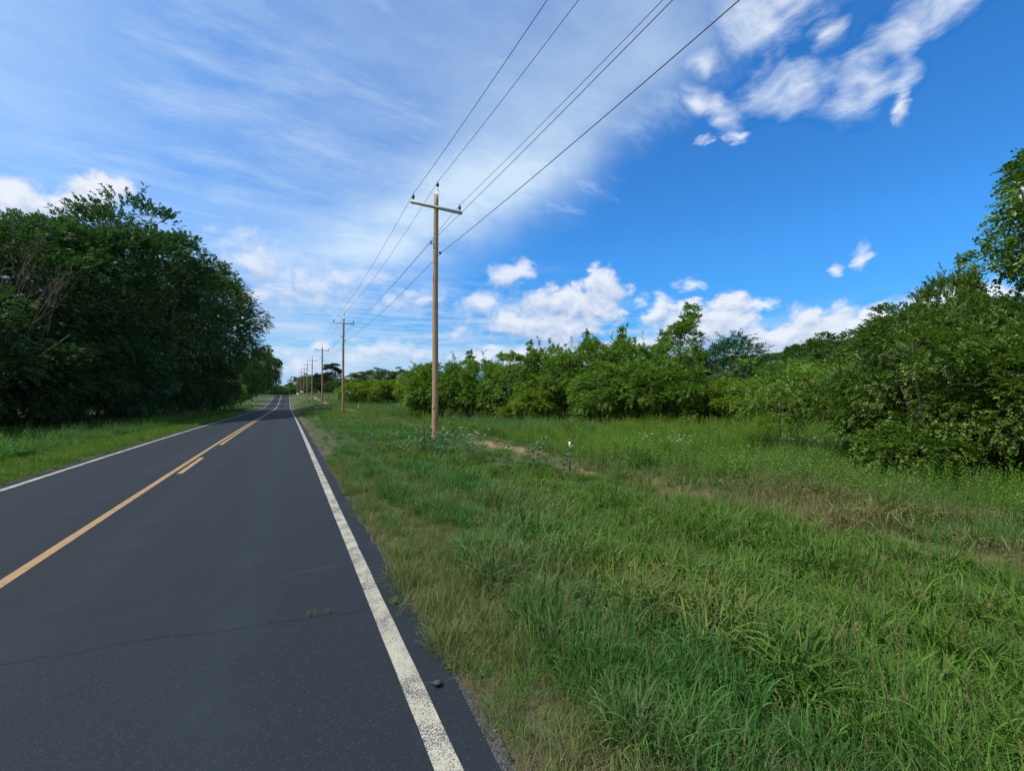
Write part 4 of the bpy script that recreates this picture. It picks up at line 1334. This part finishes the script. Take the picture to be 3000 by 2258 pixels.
zone(R6, [6, 7, 8, 2, 1], [0.36, 0.20, 0.12, 0.16, 0.2], 0.8, 1.35)
R7 = (GX > 9) & (GY > 17.5) & (XR > 9.0)
zone(R7, [8, 6, 3, 1], [0.62, 0.12, 0.12, 0.2], 0.75, 1.15)
R8 = (GX > 7) & (GY > 60)
zone(R8, [8, 3, 6], [0.5, 0.3, 0.2], 0.7, 1.1)
L1 = (GX < 0) & (GX > -7.0 + (f2 - .5) * 1.0)
zone(L1, [5, 2], [0.90, 0.10], 0.75, 1.2)
L2 = (GX < 0) & ~L1
zone(L2, [2, 0, 3, 7], [0.40, 0.45, 0.10, 0.05], 0.8, 1.25)
# colour drift: dry, blue-green and yellow-green stretches
dry += np.where(R1, 0.40 + 0.9 * (f2 - 0.45), 0) + np.where(R2, 0.24 + 1.4 * (f2 - 0.5), 0) + np.where(R3, np.clip((f1 - 0.56) * 4, 0, 0.45), 0)
dry += np.where(R4, 0.18 + 0.45 * patch + 0.8 * (f2 - .5), 0) + np.where(R5 | R6, np.clip((f1 - 0.56) * 4, 0, 0.6), 0)
# the far side of the trench line close to the camera is browned off
brown = smooth(9.5, 4.5, GY) * smooth(6.4, 7.4, XR) * smooth(11.5, 8.4, XR)
dry += brown * (0.22 + 1.6 * (f2 - 0.5))
few = brown * gr.uniform(size=n) > 0.25
zone(few, [2, 3, 4, 1], [0.45, 0.15, 0.25, 0.15], 0.9, 1.3)
blu += np.where(R3, np.clip((f3 - 0.45) * 3.2, 0, 0.65), 0) + np.where(R2, 0.3, 0) + np.where(R7, 0.7, 0)
yel += np.where(R5 | R6, np.clip((f3 - 0.36) * 3.5, 0, 0.9), 0) + np.where(L1, 0.95, 0) + np.where(R3, np.clip((0.54 - f3) * 4, 0, 0.65), 0)
yel += np.where((GY > 40) & (GX > 0) & (GX < 7), 0.5, 0)
dry = np.where(R1 | R2, dry * (0.45 + 0.55 * smooth(18, 5, dist)), dry)
dry += gr.normal(0, 0.12, n)
scl *= np.clip(1 + 0.55 * (f2 - 0.5) + 1.1 * (f4 - 0.5), 0.5, 1.6)
skip |= (R3 | R5) & (f4 < 0.36) & (u2 < 0.75)
scl *= np.where(dist > 40, 1.15, 1.0)
skip |= (np.hypot(GX - 6.75, GY - 9.05) < 0.55) & (u < 0.8)
nearpost = (np.abs(GX - 6.0) < 1.2) & (np.abs(GY - 8.3) < 1.6)
scl[nearpost] *= 0.72
scl *= np.where((XR > 5.2) & (XR < 8.4) & (GY > 10) & (GY < 19), 0.66, 1.0)
scl *= np.where((XR > 10.5) & (GY < 9) & (GY > -2), 0.72, 1.0)
dry = np.where((kind == 6) | (kind == 7), np.minimum(dry, 0.22), dry)
ok = ~skip
tint = np.clip(np.stack([dry, blu, yel], -1), 0, 1)
side_r = (GX > 0) & ok
scatter('grass', GX[side_r], GY[side_r], kind[side_r], scl[side_r], tint[side_r], 'wild green grass and weeds on the field side of the road')
side_l = (GX < 0) & ok
scatter('grass', GX[side_l], GY[side_l], kind[side_l], scl[side_l], tint[side_l], 'mown grass verge between the road and the dark wood')

# a few weeds rooted in the first joint
jx = np.array([0.20, 0.30, 0.86, 0.92, 0.83]); jy = 3.84 - 0.19 * jx + 0.01
scatter('weeds', jx, jy, np.array([5, 5, 5, 5, 9]), np.array([.35, .3, .5, .55, .35]), np.tile([0.2, 0, 0.5], (5, 1)), 'little weeds growing out of the road joint', Z=np.zeros(5) - 0.005)

# ---------------------------------------------------------------- single wild plants
m_milk = leaf_mat('milkweed_leaves', (0.036, 0.090, 0.036), (0.085, 0.175, 0.075), 0.25, 0.5, 0.35)
m_stem = plain('green_stem', (0.07, 0.12, 0.04), 0.6, 0.2)
m_petal = plain('white_petals', (0.40, 0.43, 0.36), 0.7, 0.2)


def broad_plant(seed, H, nl, ll):
    r = np.random.default_rng(seed)
    st = MB()
    P, A, N, LN, WD = [], [], [], [], []
    for s in range(3):
        bx, by = r.normal(0, 0.09, 2)
        tip = np.array([bx * 1.9 + r.normal(0, .03), by * 1.9 + r.normal(0, .03), H * r.uniform(0.75, 1.0)])
        t = np.linspace(0, 1, 5)[:, None]
        st.tube(np.array([bx, by, -0.03]) * (1 - t) + tip * t, np.linspace(0.007, 0.004, 5), 6)
        for k in range(nl):
            tt = 0.25 + 0.75 * k / (nl - 1)
            a0 = k * 1.57 + r.uniform(-.3, .3)
            for a in (a0, a0 + np.pi):
                P.append(np.array([bx, by, 0]) * (1 - tt) + tip * tt)
                A.append((math.cos(a), math.sin(a), 0.15 + 0.9 * tt ** 2))
                N.append((-math.cos(a) * .4, -math.sin(a) * .4, 1))
                LN.append(ll * r.uniform(.75, 1.1) * (1.1 - 0.45 * tt)); WD.append(ll * 0.40 * r.uniform(.8, 1.1))
    V, F = leaf_kites(np.array(P), unit(np.array(A) + r.normal(0, .12, (len(A), 3))), unit(np.array(N) + r.normal(0, .2, (len(N), 3))), np.array(LN), np.array(WD))
    return st.mesh('stem', [m_stem], True), mk_mesh('leaves', V, F, [m_milk], {'shade': np.repeat(r.uniform(0, 1, len(P)), 4)})


bp = [broad_plant(s, 0.86, 7, 0.24) for s in (1, 2, 3)]
for i, (x, y, s, lab) in enumerate([
    (2.3, 13.6, 0.85, 'broad leaved plant standing apart in the grass, nearest to the road of its patch'), (3.0, 14.2, 0.9, 'broad leaved plant second from the road, tall and thin'),
    (3.7, 13.3, 1.15, 'big broad leaved plant at the front of the patch before the nearest pole'), (4.1, 14.0, 1.1, 'broad leaved plant at the back of the patch before the nearest pole'),
    (4.3, 13.0, 1.2, 'bushy broad leaved plant in the middle of the patch'), (4.9, 13.6, 1.2, 'broad leaved plant at the pole end of the patch'),
    (4.1, 11.9, 1.05, 'low broad leaved plant just below the patch'), (4.8, 11.6, 0.95, 'broad leaved plant between the patch and the umbel flowers'),
    (5.5, 11.9, 0.9, 'broad leaved plant beside the small umbel flowers'), (4.9, 9.3, 1.0, 'lone dark broad leaved plant in front of the patch'),
    (6.1, 9.9, 1.0, 'upright broad leaved plant near the marker post, rear one of two'), (5.9, 8.9, 1.1, 'upright broad leaved plant near the marker post, front one of two'),
    (5.5, 12.7, 0.75, 'small broad leaved plant by the trench line'), (-7.6, 17.6, 0.85, 'broad leaved plant in the verge on the far side of the road'), (3.3, 12.4, 0.8, 'small broad leaved plant at the lower edge of the patch')]):
    e = tag(link('broadleaf_plant', None, None, (x, y, float(ground_z(x, y))), i * 1.7, (s, s, s)), lab, 'plant', 'broad leaved plants in the grass')
    link('stem', bp[i % 3][0], e); link('leaves', bp[i % 3][1], e)


def umbel_plant(seed, H, heads):
    r = np.random.default_rng(seed)
    st, fl = MB(), []
    P, A, N, LN, WD = [], [], [], [], []
    for h in range(heads):
        bx, by = r.normal(0, 0.06, 2)
        tip = np.array([r.normal(0, 0.24), r.normal(0, 0.24), H * r.uniform(0.72, 1.0)])
        t = np.linspace(0, 1, 6)[:, None]
        st.tube(np.array([bx, by, -0.03]) * (1 - t) + tip * t - np.array([0, 0, 1]) * 0.1 * np.sin(t * np.pi), np.linspace(0.005, 0.003, 6), 5)
        R0 = r.uniform(0.022, 0.042)
        for k in range(34):
            a = k * 2.4; q = R0 * math.sqrt(k / 34)
            P.append(tip + np.array([q * math.cos(a), q * math.sin(a), 0.02 - q * q * 5 + r.normal(0, .004)]))
            A.append((math.cos(a), math.sin(a), r.normal(0, .2))); N.append((0, 0, 1)); LN.append(0.019); WD.append(0.017)
        for k in range(5):
            fl_ = r.uniform(.2, .85)
            P2 = np.array([bx, by, 0]) * (1 - fl_) + tip * fl_
            st.tube([P2, P2 + np.array([r.normal(0, .06), r.normal(0, .06), .03])], 0.002, 4)
    V, F = leaf_kites(np.array(P), unit(np.array(A)), unit(np.array(N) + r.normal(0, .25, (len(N), 3))), np.array(LN), np.array(WD))
    return st.mesh('stem', [m_stem], True), mk_mesh('flower_heads', V, F, [m_petal])


up = [umbel_plant(5, 0.95, 14), umbel_plant(6, 0.85, 9)]
for i, (x, y, s, lab) in enumerate([
    (5.3, 12.9, 1.0, 'small white umbel flowers beside the broad leaved patch'), (10.2, 9.4, 0.95, 'tallest white umbel flowers in the weeds past the marker post'),
    (10.9, 8.9, 0.8, 'lower white umbel flowers next to the tallest ones'), (14.4, 7.4, 0.9, 'pale umbel flowers between the thin sapling and the dark bushes'),
    (14.8, 6.6, 0.85, 'pale umbel flowers right in front of the dark bushes'), (11.2, 36.5, 1.6, 'white flowering weed at the hedge end by the nearest pole'),
    (10.4, 47, 1.5, 'white flowering weed on the open ground before the far bush row')]):
    e = tag(link('umbel_flower', None, None, (x, y, float(ground_z(x, y)) + 0.05), i * 2.1, (s, s, s)), lab, 'flower', 'white umbel flowers')
    link('stem', up[i % 2][0], e); link('flower_heads', up[i % 2][1], e)
for i, (x, y, lab) in enumerate([(1.86, 2.36, 'small white blossom in the grass by the road, upper one'), (1.93, 2.30, 'small white blossom in the grass by the road, lower one')]):
    e = tag(link('white_blossom', None, None, (x, y, float(ground_z(x, y)) + 0.13)), lab, 'flower', 'small white blossoms in the near grass')
    a = np.arange(6) * 1.047
    V, F = leaf_kites(np.zeros((6, 3)), unit(np.stack([np.cos(a), np.sin(a), np.full(6, .5)], -1)), np.tile([0, 0, 1.0], (6, 1)), np.full(6, .017), np.full(6, .016))
    link('petals', mk_mesh('petals', V, F, [m_petal]), e)
    mb = MB(); mb.tube([(0, 0, -0.14), (0.004, 0, -0.07), (0, 0, 0.0)], 0.0018, 5); mb.build('stem', m_stem, e)
